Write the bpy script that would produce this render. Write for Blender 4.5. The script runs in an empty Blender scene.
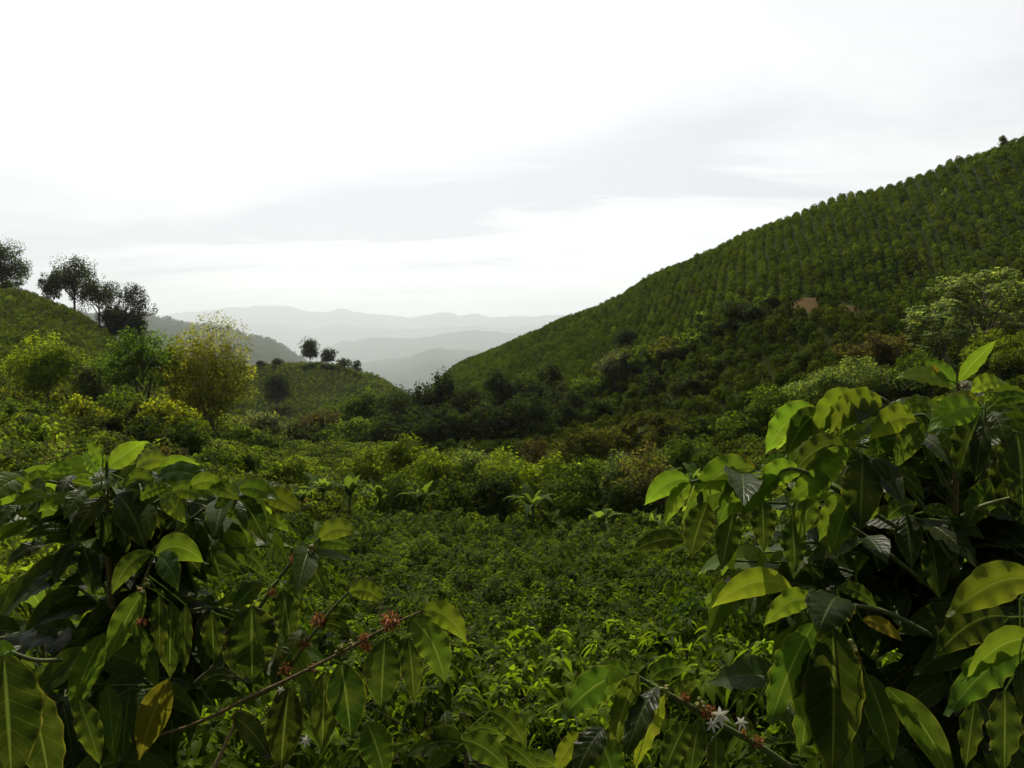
import bpy, math, random
import numpy as np
from mathutils import Vector

SEED = 7
R = np.random.default_rng(SEED)
random.seed(SEED)
scene = bpy.context.scene
COL = scene.collection

# ------------------------------------------------------------------ camera
W, H, F = 1024, 768, 800.0
HOR = 338.0
TH = math.atan((384 - HOR) / F)
CT, ST = math.cos(TH), math.sin(TH)
EYE = np.array([0.0, 0.0, 1.7])

def ray(px, py):
    u = (px - 512.0) / F
    v = (384.0 - py) / F
    return u, CT + ST * v, -ST + CT * v

def at(px, py, Y):
    """point seen at (px, py) whose distance ahead of the viewpoint is Y metres"""
    a, b, c = ray(px, py)
    t = Y / b
    return EYE + np.array([a * t, Y, c * t])

def px_of(x, y):
    return 512 + F * (x / y) * CT

cam = bpy.data.cameras.new('camera')
cam.lens = F / W * 36.0
cam.sensor_width = 36.0
cam.clip_start = 0.05
cam.clip_end = 90000
co = bpy.data.objects.new('camera', cam)
co.location = EYE
co.rotation_euler = (math.pi / 2 - TH, 0, 0)
COL.objects.link(co)
scene.camera = co

# ------------------------------------------------------------------ helpers
def tag(o, label=None, cat=None, group=None, kind=None):
    if label: o['label'] = label
    if cat: o['category'] = cat
    if group: o['group'] = group
    if kind: o['kind'] = kind
    return o

def empty(name, loc):
    o = bpy.data.objects.new(name, None)
    o.empty_display_size = 0.2
    o.location = tuple(float(c) for c in loc)
    COL.objects.link(o)
    return o

class MB:
    """collects quads with a colour per vertex and one uv per vertex"""
    def __init__(s):
        s.v, s.f, s.c, s.u, s.n = [], [], [], [], 0
    def add(s, v, f, c, uv=None):
        v = np.asarray(v, float).reshape(-1, 3)
        f = np.asarray(f, np.int64).reshape(-1, 4)
        c = np.asarray(c, float)
        if c.ndim == 1: c = np.tile(c, (len(v), 1))
        s.v.append(v); s.f.append(f + s.n); s.c.append(c[:, :3])
        s.u.append(np.zeros((len(v), 2)) if uv is None else np.asarray(uv).reshape(-1, 2))
        s.n += len(v)
    def mesh(s, name, mat, origin=(0, 0, 0), smooth=True):
        v = np.concatenate(s.v) - np.asarray(origin, float)
        f = np.concatenate(s.f); c = np.concatenate(s.c); u = np.concatenate(s.u)
        me = bpy.data.meshes.new(name)
        me.vertices.add(len(v))
        me.vertices.foreach_set('co', v.astype(np.float32).ravel())
        me.loops.add(len(f) * 4)
        me.loops.foreach_set('vertex_index', f.astype(np.int32).ravel())
        me.polygons.add(len(f))
        me.polygons.foreach_set('loop_start', (np.arange(len(f)) * 4).astype(np.int32))
        me.polygons.foreach_set('use_smooth', np.full(len(f), smooth))
        a = me.attributes.new('col', 'FLOAT_COLOR', 'POINT')
        a.data.foreach_set('color', np.c_[c, np.ones(len(c))].astype(np.float32).ravel())
        a = me.attributes.new('leaf_uv', 'FLOAT2', 'POINT')
        a.data.foreach_set('vector', u.astype(np.float32).ravel())
        me.materials.append(mat)
        me.update(calc_edges=True)
        me.validate()
        return me
    def build(s, name, mat, parent=None, origin=(0, 0, 0), smooth=True):
        me = s.mesh(name, mat, origin, smooth)
        o = bpy.data.objects.new(name, me)
        COL.objects.link(o)
        if parent is not None: o.parent = parent
        else: o.location = tuple(float(c) for c in origin)
        return o

def nrm(a):
    return a / np.maximum(np.linalg.norm(a, axis=-1, keepdims=True), 1e-9)

def grid_faces(nt, nu):
    w = nu + 1
    f = []
    for i in range(nt):
        for j in range(nu):
            f.append((i * w + j, i * w + j + 1, (i + 1) * w + j + 1, (i + 1) * w + j))
    return np.array(f)

def wprof(t):
    b = np.sin(np.pi * np.clip(t, 0, 1) ** 0.82)
    return np.clip(np.maximum(b, 0) ** 0.8 * (1 - 0.25 * t ** 3), 0.05, 1)

def leaves(mb, P, D, N, L, Wd, droop, col, nt=2, nu=2, fold=0.25, wave=0.0, lift=0.0):
    """many leaves at once: base P, direction D, upper side N, length L, full width Wd; droop bends the tip down"""
    P = np.asarray(P, float); n = len(P)
    D = nrm(np.asarray(D, float)); N = np.asarray(N, float)
    N = nrm(N - (N * D).sum(1, keepdims=True) * D)
    S = nrm(np.cross(D, N))
    L = np.broadcast_to(np.asarray(L, float), (n,)); Wd = np.broadcast_to(np.asarray(Wd, float), (n,))
    droop = np.broadcast_to(np.asarray(droop, float), (n,))
    t = np.linspace(0, 1, nt + 1); u = np.linspace(-1, 1, nu + 1)
    G = np.array([0, 0, -1.0])
    C = P[:, None, :] + L[:, None, None] * (D[:, None, :] * t[None, :, None] + G * (droop[:, None] * t[None, :] ** 2)[..., None]
                                             + N[:, None, :] * (lift * np.sin(np.pi * t))[None, :, None])
    T = D[:, None, :] + G * (2 * droop[:, None] * t[None, :])[..., None] + N[:, None, :] * (lift * np.pi * np.cos(np.pi * t))[None, :, None]
    T = nrm(T)
    N2 = nrm(np.cross(S[:, None, :], T) * 1.0)
    N2 = np.where((N2 * N[:, None, :]).sum(-1, keepdims=True) < -0.2, -N2, N2)
    hw = 0.5 * Wd[:, None] * (wprof(t) if nt > 1 else np.array([0.8, 0.75]))[None, :]
    off = hw[:, :, None] * u[None, None, :]
    ph = R.uniform(0, 6.28, (n, 1, 1)); ph2 = R.uniform(0, 6.28, (n, 1, 1))
    fr = R.uniform(0.8, 1.25, (n, 1, 1))
    up = np.abs(off) * fold
    if wave:
        sgn = np.where(u[None, None, :] > 0, ph, ph2)
        up = up + wave * Wd[:, None, None] * (u[None, None, :] ** 2) * np.sin(fr * 2 * np.pi * 5.0 * t[None, :, None] + sgn) * np.minimum(1, wprof(t) * 1.3)[None, :, None]
    V = C[:, :, None, :] + S[:, None, None, :] * off[..., None] + N2[:, :, None, :] * up[..., None]
    k = (nt + 1) * (nu + 1)
    f = grid_faces(nt, nu)
    Fc = (f[None] + (np.arange(n) * k)[:, None, None]).reshape(-1, 4)
    col = np.asarray(col, float)
    if col.ndim == 1: col = np.tile(col, (n, 1))
    cc = np.repeat(col, k, axis=0)
    uv = np.stack(np.broadcast_arrays(t[None, :, None], u[None, None, :]), -1)
    uv = np.broadcast_to(uv, (n,) + uv.shape[1:]).reshape(-1, 2)
    mb.add(V.reshape(-1, 3), Fc, cc, uv)

def tube(mb, pts, rad, col, ns=7):
    pts = np.asarray(pts, float); n = len(pts)
    rad = np.broadcast_to(np.asarray(rad, float), (n,))
    T = nrm(np.gradient(pts, axis=0))
    ref = np.array([0.31, 0.17, 0.93]) if abs(T[0, 2]) < 0.9 else np.array([1.0, 0.1, 0])
    A = nrm(np.cross(T, ref)); B = np.cross(T, A)
    th = np.linspace(0, 2 * np.pi, ns, endpoint=False)
    V = pts[:, None] + rad[:, None, None] * (A[:, None] * np.cos(th)[None, :, None] + B[:, None] * np.sin(th)[None, :, None])
    f = []
    for i in range(n - 1):
        for j in range(ns):
            k = (j + 1) % ns
            f.append((i * ns + j, i * ns + k, (i + 1) * ns + k, (i + 1) * ns + j))
    mb.add(V.reshape(-1, 3), f, col)

def smooth_path(pts, n=12):
    pts = np.asarray(pts, float)
    if len(pts) == 2:
        t = np.linspace(0, 1, n)[:, None]
        return pts[0] * (1 - t) + pts[1] * t
    P = np.vstack([2 * pts[0] - pts[1], pts, 2 * pts[-1] - pts[-2]])
    out = []
    seg = len(pts) - 1
    for s in np.linspace(0, seg - 1e-6, n):
        i = int(s); t = s - i
        a, b, c, d = P[i], P[i + 1], P[i + 2], P[i + 3]
        out.append(0.5 * (2 * b + (c - a) * t + (2 * a - 5 * b + 4 * c - d) * t * t + (3 * b - a - 3 * c + d) * t ** 3))
    return np.array(out)

# value noise on a hashed lattice
def _hash(i, j, s):
    h = np.sin(i * 127.1 + j * 311.7 + s * 74.7) * 43758.5453
    return h - np.floor(h)

def vnoise(x, y, s=0):
    i = np.floor(x); j = np.floor(y); a = x - i; b = y - j
    a = a * a * (3 - 2 * a); b = b * b * (3 - 2 * b)
    return ((_hash(i, j, s) * (1 - a) + _hash(i + 1, j, s) * a) * (1 - b) + (_hash(i, j + 1, s) * (1 - a) + _hash(i + 1, j + 1, s) * a) * b) * 2 - 1

def fbm(x, y, s=0, o=4):
    r = 0; amp = 1.0
    for k in range(o):
        r = r + amp * vnoise(x, y, s + k); x = x * 2.03; y = y * 2.03; amp *= 0.5
    return r

# ------------------------------------------------------------------ materials
def newmat(name):
    m = bpy.data.materials.new(name); m.use_nodes = True
    nt = m.node_tree
    for n in list(nt.nodes): nt.nodes.remove(n)
    out = nt.nodes.new('ShaderNodeOutputMaterial')
    return m, nt, out

def N_(nt, typ, **kw):
    n = nt.nodes.new('ShaderNode' + typ)
    for k, v in kw.items(): setattr(n, k, v)
    return n

def mathn(nt, op, a, b=None):
    n = N_(nt, 'Math', operation=op)
    for i, x in enumerate((a, b)):
        if x is None: continue
        if isinstance(x, (int, float)): n.inputs[i].default_value = x
        else: nt.links.new(x, n.inputs[i])
    return n.outputs[0]

def mixc(nt, fac, a, b, blend='MIX'):
    n = N_(nt, 'Mix', data_type='RGBA', blend_type=blend)
    for i, x in ((0, fac), (6, a), (7, b)):
        if hasattr(x, 'is_linked'): nt.links.new(x, n.inputs[i])
        elif isinstance(x, (int, float)): n.inputs[i].default_value = x
        else: n.inputs[i].default_value = (*x, 1)
    return n.outputs[2]

def foliage_mat(name, rough=0.6, spec=0.1, trans=0.4, tgain=(1.9, 2.0, 0.9), objvar=0.5):
    m, nt, out = newmat(name)
    at_ = N_(nt, 'Attribute', attribute_name='col')
    oi = N_(nt, 'ObjectInfo')
    fac = mathn(nt, 'ADD', mathn(nt, 'MULTIPLY', oi.outputs['Random'], objvar), 1 - objvar / 2)
    hsv = N_(nt, 'HueSaturation'); nt.links.new(at_.outputs['Color'], hsv.inputs['Color'])
    nt.links.new(fac, hsv.inputs['Value'])
    base = hsv.outputs[0]
    p = N_(nt, 'BsdfPrincipled')
    nt.links.new(base, p.inputs['Base Color'])
    p.inputs['Roughness'].default_value = rough
    p.inputs['Specular IOR Level'].default_value = spec
    tr = N_(nt, 'BsdfTranslucent')
    nt.links.new(mixc(nt, 1.0, base, tgain, 'MULTIPLY'), tr.inputs['Color'])
    mx = N_(nt, 'MixShader'); mx.inputs[0].default_value = trans
    nt.links.new(p.outputs[0], mx.inputs[1]); nt.links.new(tr.outputs[0], mx.inputs[2])
    nt.links.new(mx.outputs[0], out.inputs['Surface'])
    return m

def coffee_leaf_mat():
    """large glossy leaf: pale midrib, side veins pressed in, blotches and a yellowed rim"""
    m, nt, out = newmat('coffee_leaf')
    at_ = N_(nt, 'Attribute', attribute_name='col')
    uv = N_(nt, 'Attribute', attribute_name='leaf_uv')
    sep = N_(nt, 'SeparateXYZ'); nt.links.new(uv.outputs['Vector'], sep.inputs[0])
    t, u = sep.outputs[0], sep.outputs[1]
    au = mathn(nt, 'ABSOLUTE', u)
    mid = N_(nt, 'MapRange', interpolation_type='SMOOTHSTEP')
    nt.links.new(au, mid.inputs[0]); mid.inputs[1].default_value = 0.02; mid.inputs[2].default_value = 0.085
    mid.inputs[3].default_value = 1; mid.inputs[4].default_value = 0
    ph = mathn(nt, 'SUBTRACT', mathn(nt, 'MULTIPLY', t, 9.0), mathn(nt, 'MULTIPLY', au, 1.5))
    saw = mathn(nt, 'ABSOLUTE', mathn(nt, 'SUBTRACT', mathn(nt, 'FRACT', ph), 0.5))   # 0.5 at the vein
    vein = N_(nt, 'MapRange', interpolation_type='SMOOTHSTEP')
    nt.links.new(saw, vein.inputs[0]); vein.inputs[1].default_value = 0.42; vein.inputs[2].default_value = 0.5
    geo = N_(nt, 'NewGeometry')
    tc = N_(nt, 'TexCoord')
    nz = N_(nt, 'TexNoise'); nz.inputs['Scale'].default_value = 22; nz.inputs['Detail'].default_value = 4
    nt.links.new(tc.outputs['Object'], nz.inputs['Vector'])
    base = at_.outputs['Color']
    base = mixc(nt, mathn(nt, 'MULTIPLY', vein.outputs[0], 0.16), base, (0.09, 0.15, 0.03))
    base = mixc(nt, mathn(nt, 'MULTIPLY', mid.outputs[0], 0.35), base, (0.17, 0.22, 0.06))
    base = mixc(nt, mathn(nt, 'MULTIPLY', mathn(nt, 'POWER', nz.outputs['Fac'], 3.0), 0.9), base, (0.10, 0.12, 0.02))
    rim = N_(nt, 'MapRange', interpolation_type='SMOOTHSTEP'); nt.links.new(au, rim.inputs[0])
    rim.inputs[1].default_value = 0.9; rim.inputs[2].default_value = 1.0
    base = mixc(nt, mathn(nt, 'MULTIPLY', rim.outputs[0], 0.4), base, (0.16, 0.15, 0.03))
    sp_ = N_(nt, 'TexNoise'); sp_.inputs['Scale'].default_value = 160; sp_.inputs['Detail'].default_value = 2
    nt.links.new(tc.outputs['Object'], sp_.inputs['Vector'])
    sm_ = N_(nt, 'MapRange', interpolation_type='SMOOTHSTEP'); nt.links.new(mathn(nt, 'ADD', mathn(nt, 'MULTIPLY', sp_.outputs['Fac'], 0.7), mathn(nt, 'MULTIPLY', nz.outputs['Fac'], 0.3)), sm_.inputs[0])
    sm_.inputs[1].default_value = 0.62; sm_.inputs[2].default_value = 0.68
    base = mixc(nt, mathn(nt, 'MULTIPLY', sm_.outputs[0], 0.7), base, (0.06, 0.04, 0.015))
    # the underside is paler and duller
    under = mixc(nt, 0.5, base, (0.085, 0.13, 0.035))
    bc = mixc(nt, geo.outputs['Backfacing'], base, under)
    bh = mathn(nt, 'ADD', mathn(nt, 'MULTIPLY', mathn(nt, 'POWER', saw, 3.0), -3.0), mathn(nt, 'MULTIPLY', mid.outputs[0], -0.5))
    bh = mathn(nt, 'ADD', bh, mathn(nt, 'MULTIPLY', nz.outputs['Fac'], 0.35))
    bp = N_(nt, 'Bump'); bp.inputs['Strength'].default_value = 0.38; bp.inputs['Distance'].default_value = 0.004
    nt.links.new(bh, bp.inputs['Height'])
    p = N_(nt, 'BsdfPrincipled')
    nt.links.new(bc, p.inputs['Base Color']); nt.links.new(bp.outputs[0], p.inputs['Normal'])
    rg = mathn(nt, 'ADD', mathn(nt, 'MULTIPLY', nz.outputs['Fac'], 0.28), 0.24)
    rg = mathn(nt, 'ADD', rg, mathn(nt, 'MULTIPLY', geo.outputs['Backfacing'], 0.25))
    nt.links.new(rg, p.inputs['Roughness'])
    p.inputs['Specular IOR Level'].default_value = 0.13
    tr = N_(nt, 'BsdfTranslucent')
    nt.links.new(mixc(nt, 1.0, base, (3.9, 3.7, 2.0), 'MULTIPLY'), tr.inputs['Color'])
    mx = N_(nt, 'MixShader'); mx.inputs[0].default_value = 0.46
    nt.links.new(p.outputs[0], mx.inputs[1]); nt.links.new(tr.outputs[0], mx.inputs[2])
    nt.links.new(mx.outputs[0], out.inputs['Surface'])
    return m

def bark_mat(name, a, b, scale):
    m, nt, out = newmat(name)
    tc = N_(nt, 'TexCoord'); nz = N_(nt, 'TexNoise')
    nz.inputs['Scale'].default_value = scale; nz.inputs['Detail'].default_value = 6
    nt.links.new(tc.outputs['Object'], nz.inputs['Vector'])
    at_ = N_(nt, 'Attribute', attribute_name='col')
    c = mixc(nt, nz.outputs['Fac'], a, b)
    c = mixc(nt, 1.0, c, at_.outputs['Color'], 'MULTIPLY')
    p = N_(nt, 'BsdfPrincipled'); nt.links.new(c, p.inputs['Base Color']); p.inputs['Roughness'].default_value = 0.75
    bp = N_(nt, 'Bump'); bp.inputs['Strength'].default_value = 0.6; bp.inputs['Distance'].default_value = 0.01
    nt.links.new(nz.outputs['Fac'], bp.inputs['Height']); nt.links.new(bp.outputs[0], p.inputs['Normal'])
    nt.links.new(p.outputs[0], out.inputs['Surface'])
    return m

M_FOL = foliage_mat('foliage', 0.7, 0.03, 0.48, (3.2, 3.0, 0.9))
M_HILL = foliage_mat('hill_foliage', 0.7, 0.0, 0.24, (2.7, 2.6, 0.8))
M_BUSH = foliage_mat('coffee_bush_foliage', 0.45, 0.02, 0.42, (3.2, 3.1, 1.0), 0.7)
M_LEAF = coffee_leaf_mat()
M_BARK = bark_mat('bark', (0.10, 0.075, 0.05), (0.20, 0.16, 0.11), 6)
M_TWIG = bark_mat('twig', (0.7, 0.7, 0.7), (1.2, 1.15, 1.0), 60)
M_BLOOM = foliage_mat('blossom', 0.6, 0.2, 0.35, (1.1, 1.1, 1.0), 0.0)

def ground_mat():
    m, nt, out = newmat('ground')
    geo = N_(nt, 'NewGeometry')
    n1 = N_(nt, 'TexNoise'); n1.inputs['Scale'].default_value = 0.05; n1.inputs['Detail'].default_value = 8; n1.inputs['Roughness'].default_value = 0.65
    n2 = N_(nt, 'TexNoise'); n2.inputs['Scale'].default_value = 1.6; n2.inputs['Detail'].default_value = 6
    n3 = N_(nt, 'TexNoise'); n3.inputs['Scale'].default_value = 0.004; n3.inputs['Detail'].default_value = 9; n3.inputs['Roughness'].default_value = 0.62
    for n in (n1, n2, n3): nt.links.new(geo.outputs['Position'], n.inputs['Vector'])
    def ramp(src, a, b):
        r = N_(nt, 'MapRange', interpolation_type='SMOOTHSTEP'); nt.links.new(src, r.inputs[0])
        r.inputs[1].default_value = a; r.inputs[2].default_value = b
        return r.outputs[0]
    c = mixc(nt, ramp(n1.outputs['Fac'], 0.4, 0.62), (0.016, 0.024, 0.005), (0.032, 0.045, 0.010))
    c = mixc(nt, mathn(nt, 'MULTIPLY', ramp(n2.outputs['Fac'], 0.5, 0.7), 0.5), c, (0.035, 0.030, 0.013))
    c = mixc(nt, mathn(nt, 'MULTIPLY', ramp(n3.outputs['Fac'], 0.48, 0.58), 0.7), c, (0.034, 0.050, 0.022))
    at_ = N_(nt, 'Attribute', attribute_name='col')
    sp = N_(nt, 'SeparateColor'); nt.links.new(at_.outputs['Color'], sp.inputs[0])
    soil = mixc(nt, n2.outputs['Fac'], (0.055, 0.038, 0.018), (0.12, 0.085, 0.045))
    c = mixc(nt, ramp(mathn(nt, 'ADD', sp.outputs[0], mathn(nt, 'MULTIPLY', n2.outputs['Fac'], 0.5)), 0.6, 0.85), c, soil)
    p = N_(nt, 'BsdfPrincipled'); nt.links.new(c, p.inputs['Base Color']); p.inputs['Roughness'].default_value = 1.0
    p.inputs['Specular IOR Level'].default_value = 0.0
    bp = N_(nt, 'Bump'); bp.inputs['Strength'].default_value = 0.6; bp.inputs['Distance'].default_value = 0.15
    nt.links.new(n2.outputs['Fac'], bp.inputs['Height']); nt.links.new(bp.outputs[0], p.inputs['Normal'])
    nt.links.new(p.outputs[0], out.inputs['Surface'])
    return m
M_GROUND = ground_mat()

# ------------------------------------------------------------------ terrain
# Profiles of the land along sight directions (columns) as (distance ahead, picture height of the bare ground there)
def zy(Y, py):
    return at(512, py, Y)[2]

NEAR = [(0.0, 0.0), (3.0, -0.85), (6.0, -2.35), (12.0, -4.1), (25.0, -6.9)]
PROF = {   # px : [(Y, py) x6 : 45 m, slope foot, mid slope, spur/terrace edge, ridge]  all as picture heights
 -260: [(45, 425), (65, 395), (105, 350), (150, 300), (205, 250)],
    0: [(45, 447), (65, 418), (105, 370), (150, 325), (200, 287)],
   60: [(45, 455), (65, 424), (105, 382), (150, 343), (195, 306)],
  100: [(45, 462), (65, 430), (105, 392), (150, 358), (190, 328)],
  130: [(45, 468), (65, 436), (105, 402), (150, 370), (188, 346)],
  160: [(45, 476), (65, 446), (105, 414), (150, 392), (184, 376)],
  220: [(45, 488), (65, 462), (105, 434), (150, 418), (180, 410)],
  300: [(45, 525), (65, 480), (105, 455), (150, 440), (190, 434)],
  400: [(45, 538), (65, 487), (105, 456), (150, 440), (200, 425)],
  440: [(45, 540), (65, 488), (105, 455), (150, 425), (275, 376)],
  470: [(45, 540), (65, 488), (105, 452), (145, 418), (268, 361)],
  530: [(45, 540), (65, 488), (105, 448), (145, 405), (250, 338)],
  600: [(45, 540), (65, 487), (95, 452), (135, 388), (225, 309)],
  640: [(45, 538), (65, 485), (90, 448), (130, 372), (215, 286)],
  700: [(45, 532), (62, 482), (85, 438), (122, 345), (200, 261)],
  750: [(45, 522), (60, 474), (80, 425), (116, 318), (190, 235)],
  800: [(45, 515), (58, 466), (78, 412), (112, 302), (180, 215)],
  850: [(45, 505), (56, 458), (75, 402), (108, 312), (172, 202)],
  912: [(45, 498), (55, 448), (73, 395), (104, 326), (164, 184)],
  960: [(45, 490), (54, 440), (72, 388), (100, 322), (157, 166)],
 1024: [(45, 480), (53, 430), (70, 378), (96, 312), (150, 145)],
 1160: [(45, 465), (52, 415), (68, 355), (92, 275), (145, 100)],
 1324: [(45, 450), (52, 400), (66, 330), (90, 240), (140, 50)],
}
def tab(d):
    k = sorted(d); return np.array(k, float), np.array([d[i] for i in k], float)
RIDGE300 = tab({-260: 395, 0: 385, 100: 380, 160: 376, 220: 371, 256: 367, 285: 364, 300: 363, 316: 362, 340: 363, 360: 370, 380: 378, 400: 388, 420: 402, 450: 425, 500: 440, 1324: 440})
BLUE = tab({-260: 302, 0: 306, 100: 314, 135: 317, 165: 319, 200: 326, 245: 335, 270: 341, 300: 357, 320: 372, 350: 395, 400: 420, 1324: 430})
MIDA = tab({-260: 372, 250: 380, 300: 376, 340: 369, 376: 362, 406: 355, 431: 349, 451: 351, 480: 353, 520: 356, 1324: 372})
MIDB = tab({-260: 366, 250: 360, 300: 352, 336: 346, 363: 340, 390: 338, 416: 337, 440: 336, 468: 333, 506: 335, 560: 340, 620: 346, 1324: 362})
FARA = tab({-260: 322, 100: 325, 200: 320, 260: 325, 300: 328, 340: 326, 400: 329, 450: 326, 520: 328, 600: 322, 1324: 325})
FARB = tab({-260: 305, 100: 318, 145: 315, 180: 311, 215: 310, 256: 308, 275: 308, 293: 306, 310: 308, 326: 312, 345: 311, 373: 315, 390: 315, 406: 317, 428: 316, 446: 314, 460: 316, 473: 315, 496: 319, 520: 317, 553: 314, 582: 314, 640: 318, 1324: 310})

def pchip(x, y, xi):
    h = np.diff(x); d = np.diff(y) / h
    m = np.zeros_like(y)
    w1 = 2 * h[1:] + h[:-1]; w2 = h[1:] + 2 * h[:-1]
    ok = d[:-1] * d[1:] > 0
    with np.errstate(divide='ignore', invalid='ignore'):
        mm = (w1 + w2) / (w1 / d[:-1] + w2 / d[1:])
    m[1:-1] = np.where(ok, mm, 0); m[0] = d[0]; m[-1] = d[-1]
    i = np.clip(np.searchsorted(x, xi) - 1, 0, len(x) - 2)
    t = (xi - x[i]) / h[i]
    return ((1 + 2 * t) * (1 - t) ** 2 * y[i] + t * (1 - t) ** 2 * h[i] * m[i] + t * t * (3 - 2 * t) * y[i + 1] + t * t * (t - 1) * h[i] * m[i + 1])

KX = np.array(sorted(PROF), float)
KY = np.array([[p[0] for p in PROF[k]] for k in sorted(PROF)], float)
KP = np.array([[p[1] for p in PROF[k]] for k in sorted(PROF)], float)

def profile(px):
    """(Y, z) nodes of the land in the direction of picture column px"""
    Ys = [a for a, _ in NEAR]; Zs = [b for _, b in NEAR]
    left = np.clip((300 - px) / 200, 0, 1.2)
    Zs[3] += 0.5 * left; Zs[4] += 2.0 * left
    right = np.clip((px - 700) / 300, 0, 1.2); Zs[4] += 1.0 * right
    for k in range(5):
        Y = np.interp(px, KX, KY[:, k]); py = np.interp(px, KX, KP[:, k])
        Ys.append(Y); Zs.append(zy(Y, py))
    g = lambda T: np.interp(px, T[0], T[1])
    zr = Zs[-1]
    zv = min(zr - 12, zy(235, 440)) if px < 420 else zr - 14
    Ys.append(max(Ys[-1] + 35, 235)); Zs.append(max(zv, -26) if px < 420 else zv)
    r300 = zy(318, g(RIDGE300))
    Ys.append(318); Zs.append(min(r300, Zs[-1] + 40) if px < 420 else min(r300, zv - 2))
    Ys.append(450); Zs.append(min(Zs[-1] - 25, -45))
    Ys.append(1300); Zs.append(-190)
    Ys.append(5500); Zs.append(zy(5500, g(BLUE)))
    Ys.append(7500); Zs.append(-520)
    Ys.append(10500); Zs.append(zy(10500, g(MIDA) + 14))
    Ys.append(14000); Zs.append(zy(14000, g(MIDA)))
    Ys.append(15500); Zs.append(zy(14000, g(MIDA)) - 260)
    Ys.append(19000); Zs.append(zy(19000, g(MIDB)))
    Ys.append(23000); Zs.append(-900)
    Ys.append(27000); Zs.append(zy(27000, g(FARA)))
    Ys.append(29000); Zs.append(zy(27000, g(FARA)) - 250)
    Ys.append(33000); Zs.append(zy(33000, g(FARB)))
    Ys.append(38500); Zs.append(-900)
    return np.array(Ys), np.array(Zs)

AZ = np.radians(np.concatenate([np.arange(-180, -48, 4.0), np.arange(-48, 48.001, 0.2), np.arange(52, 180.1, 4.0)]))
RR = np.concatenate([[0.0], np.geomspace(0.6, 30, 50), np.geomspace(31, 420, 190)[0:], np.geomspace(440, 39000, 170)])
def build_heights():
    Z = np.zeros((len(AZ), len(RR)))
    for i, a in enumerate(AZ):
        aa = max(-math.radians(47), min(math.radians(47), a))
        px = 512 + F * math.tan(aa)
        Y, z = profile(px)
        r = Y / math.cos(aa)
        zz = pchip(r, z, np.minimum(RR, r[-1]))
        back = np.clip((abs(a) - math.radians(55)) / math.radians(60), 0, 1)
        back = back * back * (3 - 2 * back)
        zb = np.where(RR < 40, RR * 0.12, 4.8 + (RR - 40) * 0.05)
        zb = np.minimum(zb, 60)
        Z[i] = zz * (1 - back) + zb * back
    # soften the kinks between directions and between nodes (near and middle land only)
    def blur(Z, ax, k):
        p = np.pad(Z, [(k, k) if j == ax else (0, 0) for j in (0, 1)], mode='edge')
        c = np.cumsum(p, axis=ax); c = np.insert(c, 0, 0, axis=ax)
        n = 2 * k + 1
        return (np.take(c, range(n, c.shape[ax]), ax) - np.take(c, range(0, c.shape[ax] - n), ax)) / n
    B = blur(blur(Z, 0, 6), 0, 4); B = blur(B, 1, 3)
    w = np.clip((420 - RR) / 60, 0, 1) * np.clip(RR / 8, 0, 1)
    Z = Z * (1 - w) + B * w
    A, Q = np.meshgrid(AZ, RR, indexing='ij')
    X = Q * np.sin(A); Yy = Q * np.cos(A)
    amp = np.where(Q < 420, np.clip(Q * 0.006, 0, 1.1), 0)
    Z = Z + amp * fbm(X / 14, Yy / 14, 3, 4)
    # ribs and gullies on the distant ranges
    far = np.clip((Q - 600) / 600, 0, 1)
    Z = Z + far * Q * 0.0055 * fbm(X / (Q * 0.035 + 1), Yy / (Q * 0.06 + 1), 11, 5) * 0.6
    Z = Z + far * Q * 0.010 * (fbm(A * 22, Q / 420, 21, 4)) * 0.25
    Z = Z + np.where((Q > 420) & (Q < 6500), 5.0, 0) * fbm(X / 170, Yy / 170, 31, 5)
    return X, Yy, Z
GX, GY, GZ = build_heights()

def ground(x, y):
    x = np.asarray(x, float); y = np.asarray(y, float)
    r = np.hypot(x, y); a = np.arctan2(x, y)
    i = np.clip(np.searchsorted(AZ, a) - 1, 0, len(AZ) - 2); j = np.clip(np.searchsorted(RR, r) - 1, 0, len(RR) - 2)
    s = (a - AZ[i]) / (AZ[i + 1] - AZ[i]); t = (r - RR[j]) / (RR[j + 1] - RR[j])
    return (GZ[i, j] * (1 - s) + GZ[i + 1, j] * s) * (1 - t) + (GZ[i, j + 1] * (1 - s) + GZ[i + 1, j + 1] * s) * t

SOIL = [(800, 300, 113, 3.2, 2.2), (812, 318, 109, 1.6, 3), (778, 322, 112, 3.2, 2.5), (52, 442, 44, 2.0, 5), (66, 456, 38, 1.6, 3), (72, 432, 50, 3, 1.2), (560, 388, 150, 0.9, 7), (835, 308, 109, 3.5, 1.4), (862, 316, 106, 3.5, 1.4), (890, 323, 104.5, 3, 1.4)]
def build_terrain():
    soil = np.zeros(GX.shape)
    for px, py, Y, sx, sy in SOIL:
        c = at(px, py, Y)
        d = ((GX - c[0]) / sx) ** 2 + ((GY - c[1]) / sy) ** 2
        soil = np.maximum(soil, np.exp(-d))
    na, nr = GX.shape
    V = np.stack([GX, GY, GZ], -1).reshape(-1, 3)
    idx = np.arange(na * nr).reshape(na, nr)
    f = np.stack([idx[:-1, :-1], idx[1:, :-1], idx[1:, 1:], idx[:-1, 1:]], -1).reshape(-1, 4)
    f = f[:, ::-1]
    last = np.stack([idx[-1, :-1], idx[0, :-1], idx[0, 1:], idx[-1, 1:]], -1)[:, ::-1]
    mb = MB()
    c = np.stack([soil.ravel(), soil.ravel() * 0, soil.ravel() * 0], -1)
    mb.add(V, np.vstack([f, last]), c)
    o = mb.build('terrain', M_GROUND)
    tag(o, kind='structure')
build_terrain()

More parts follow.
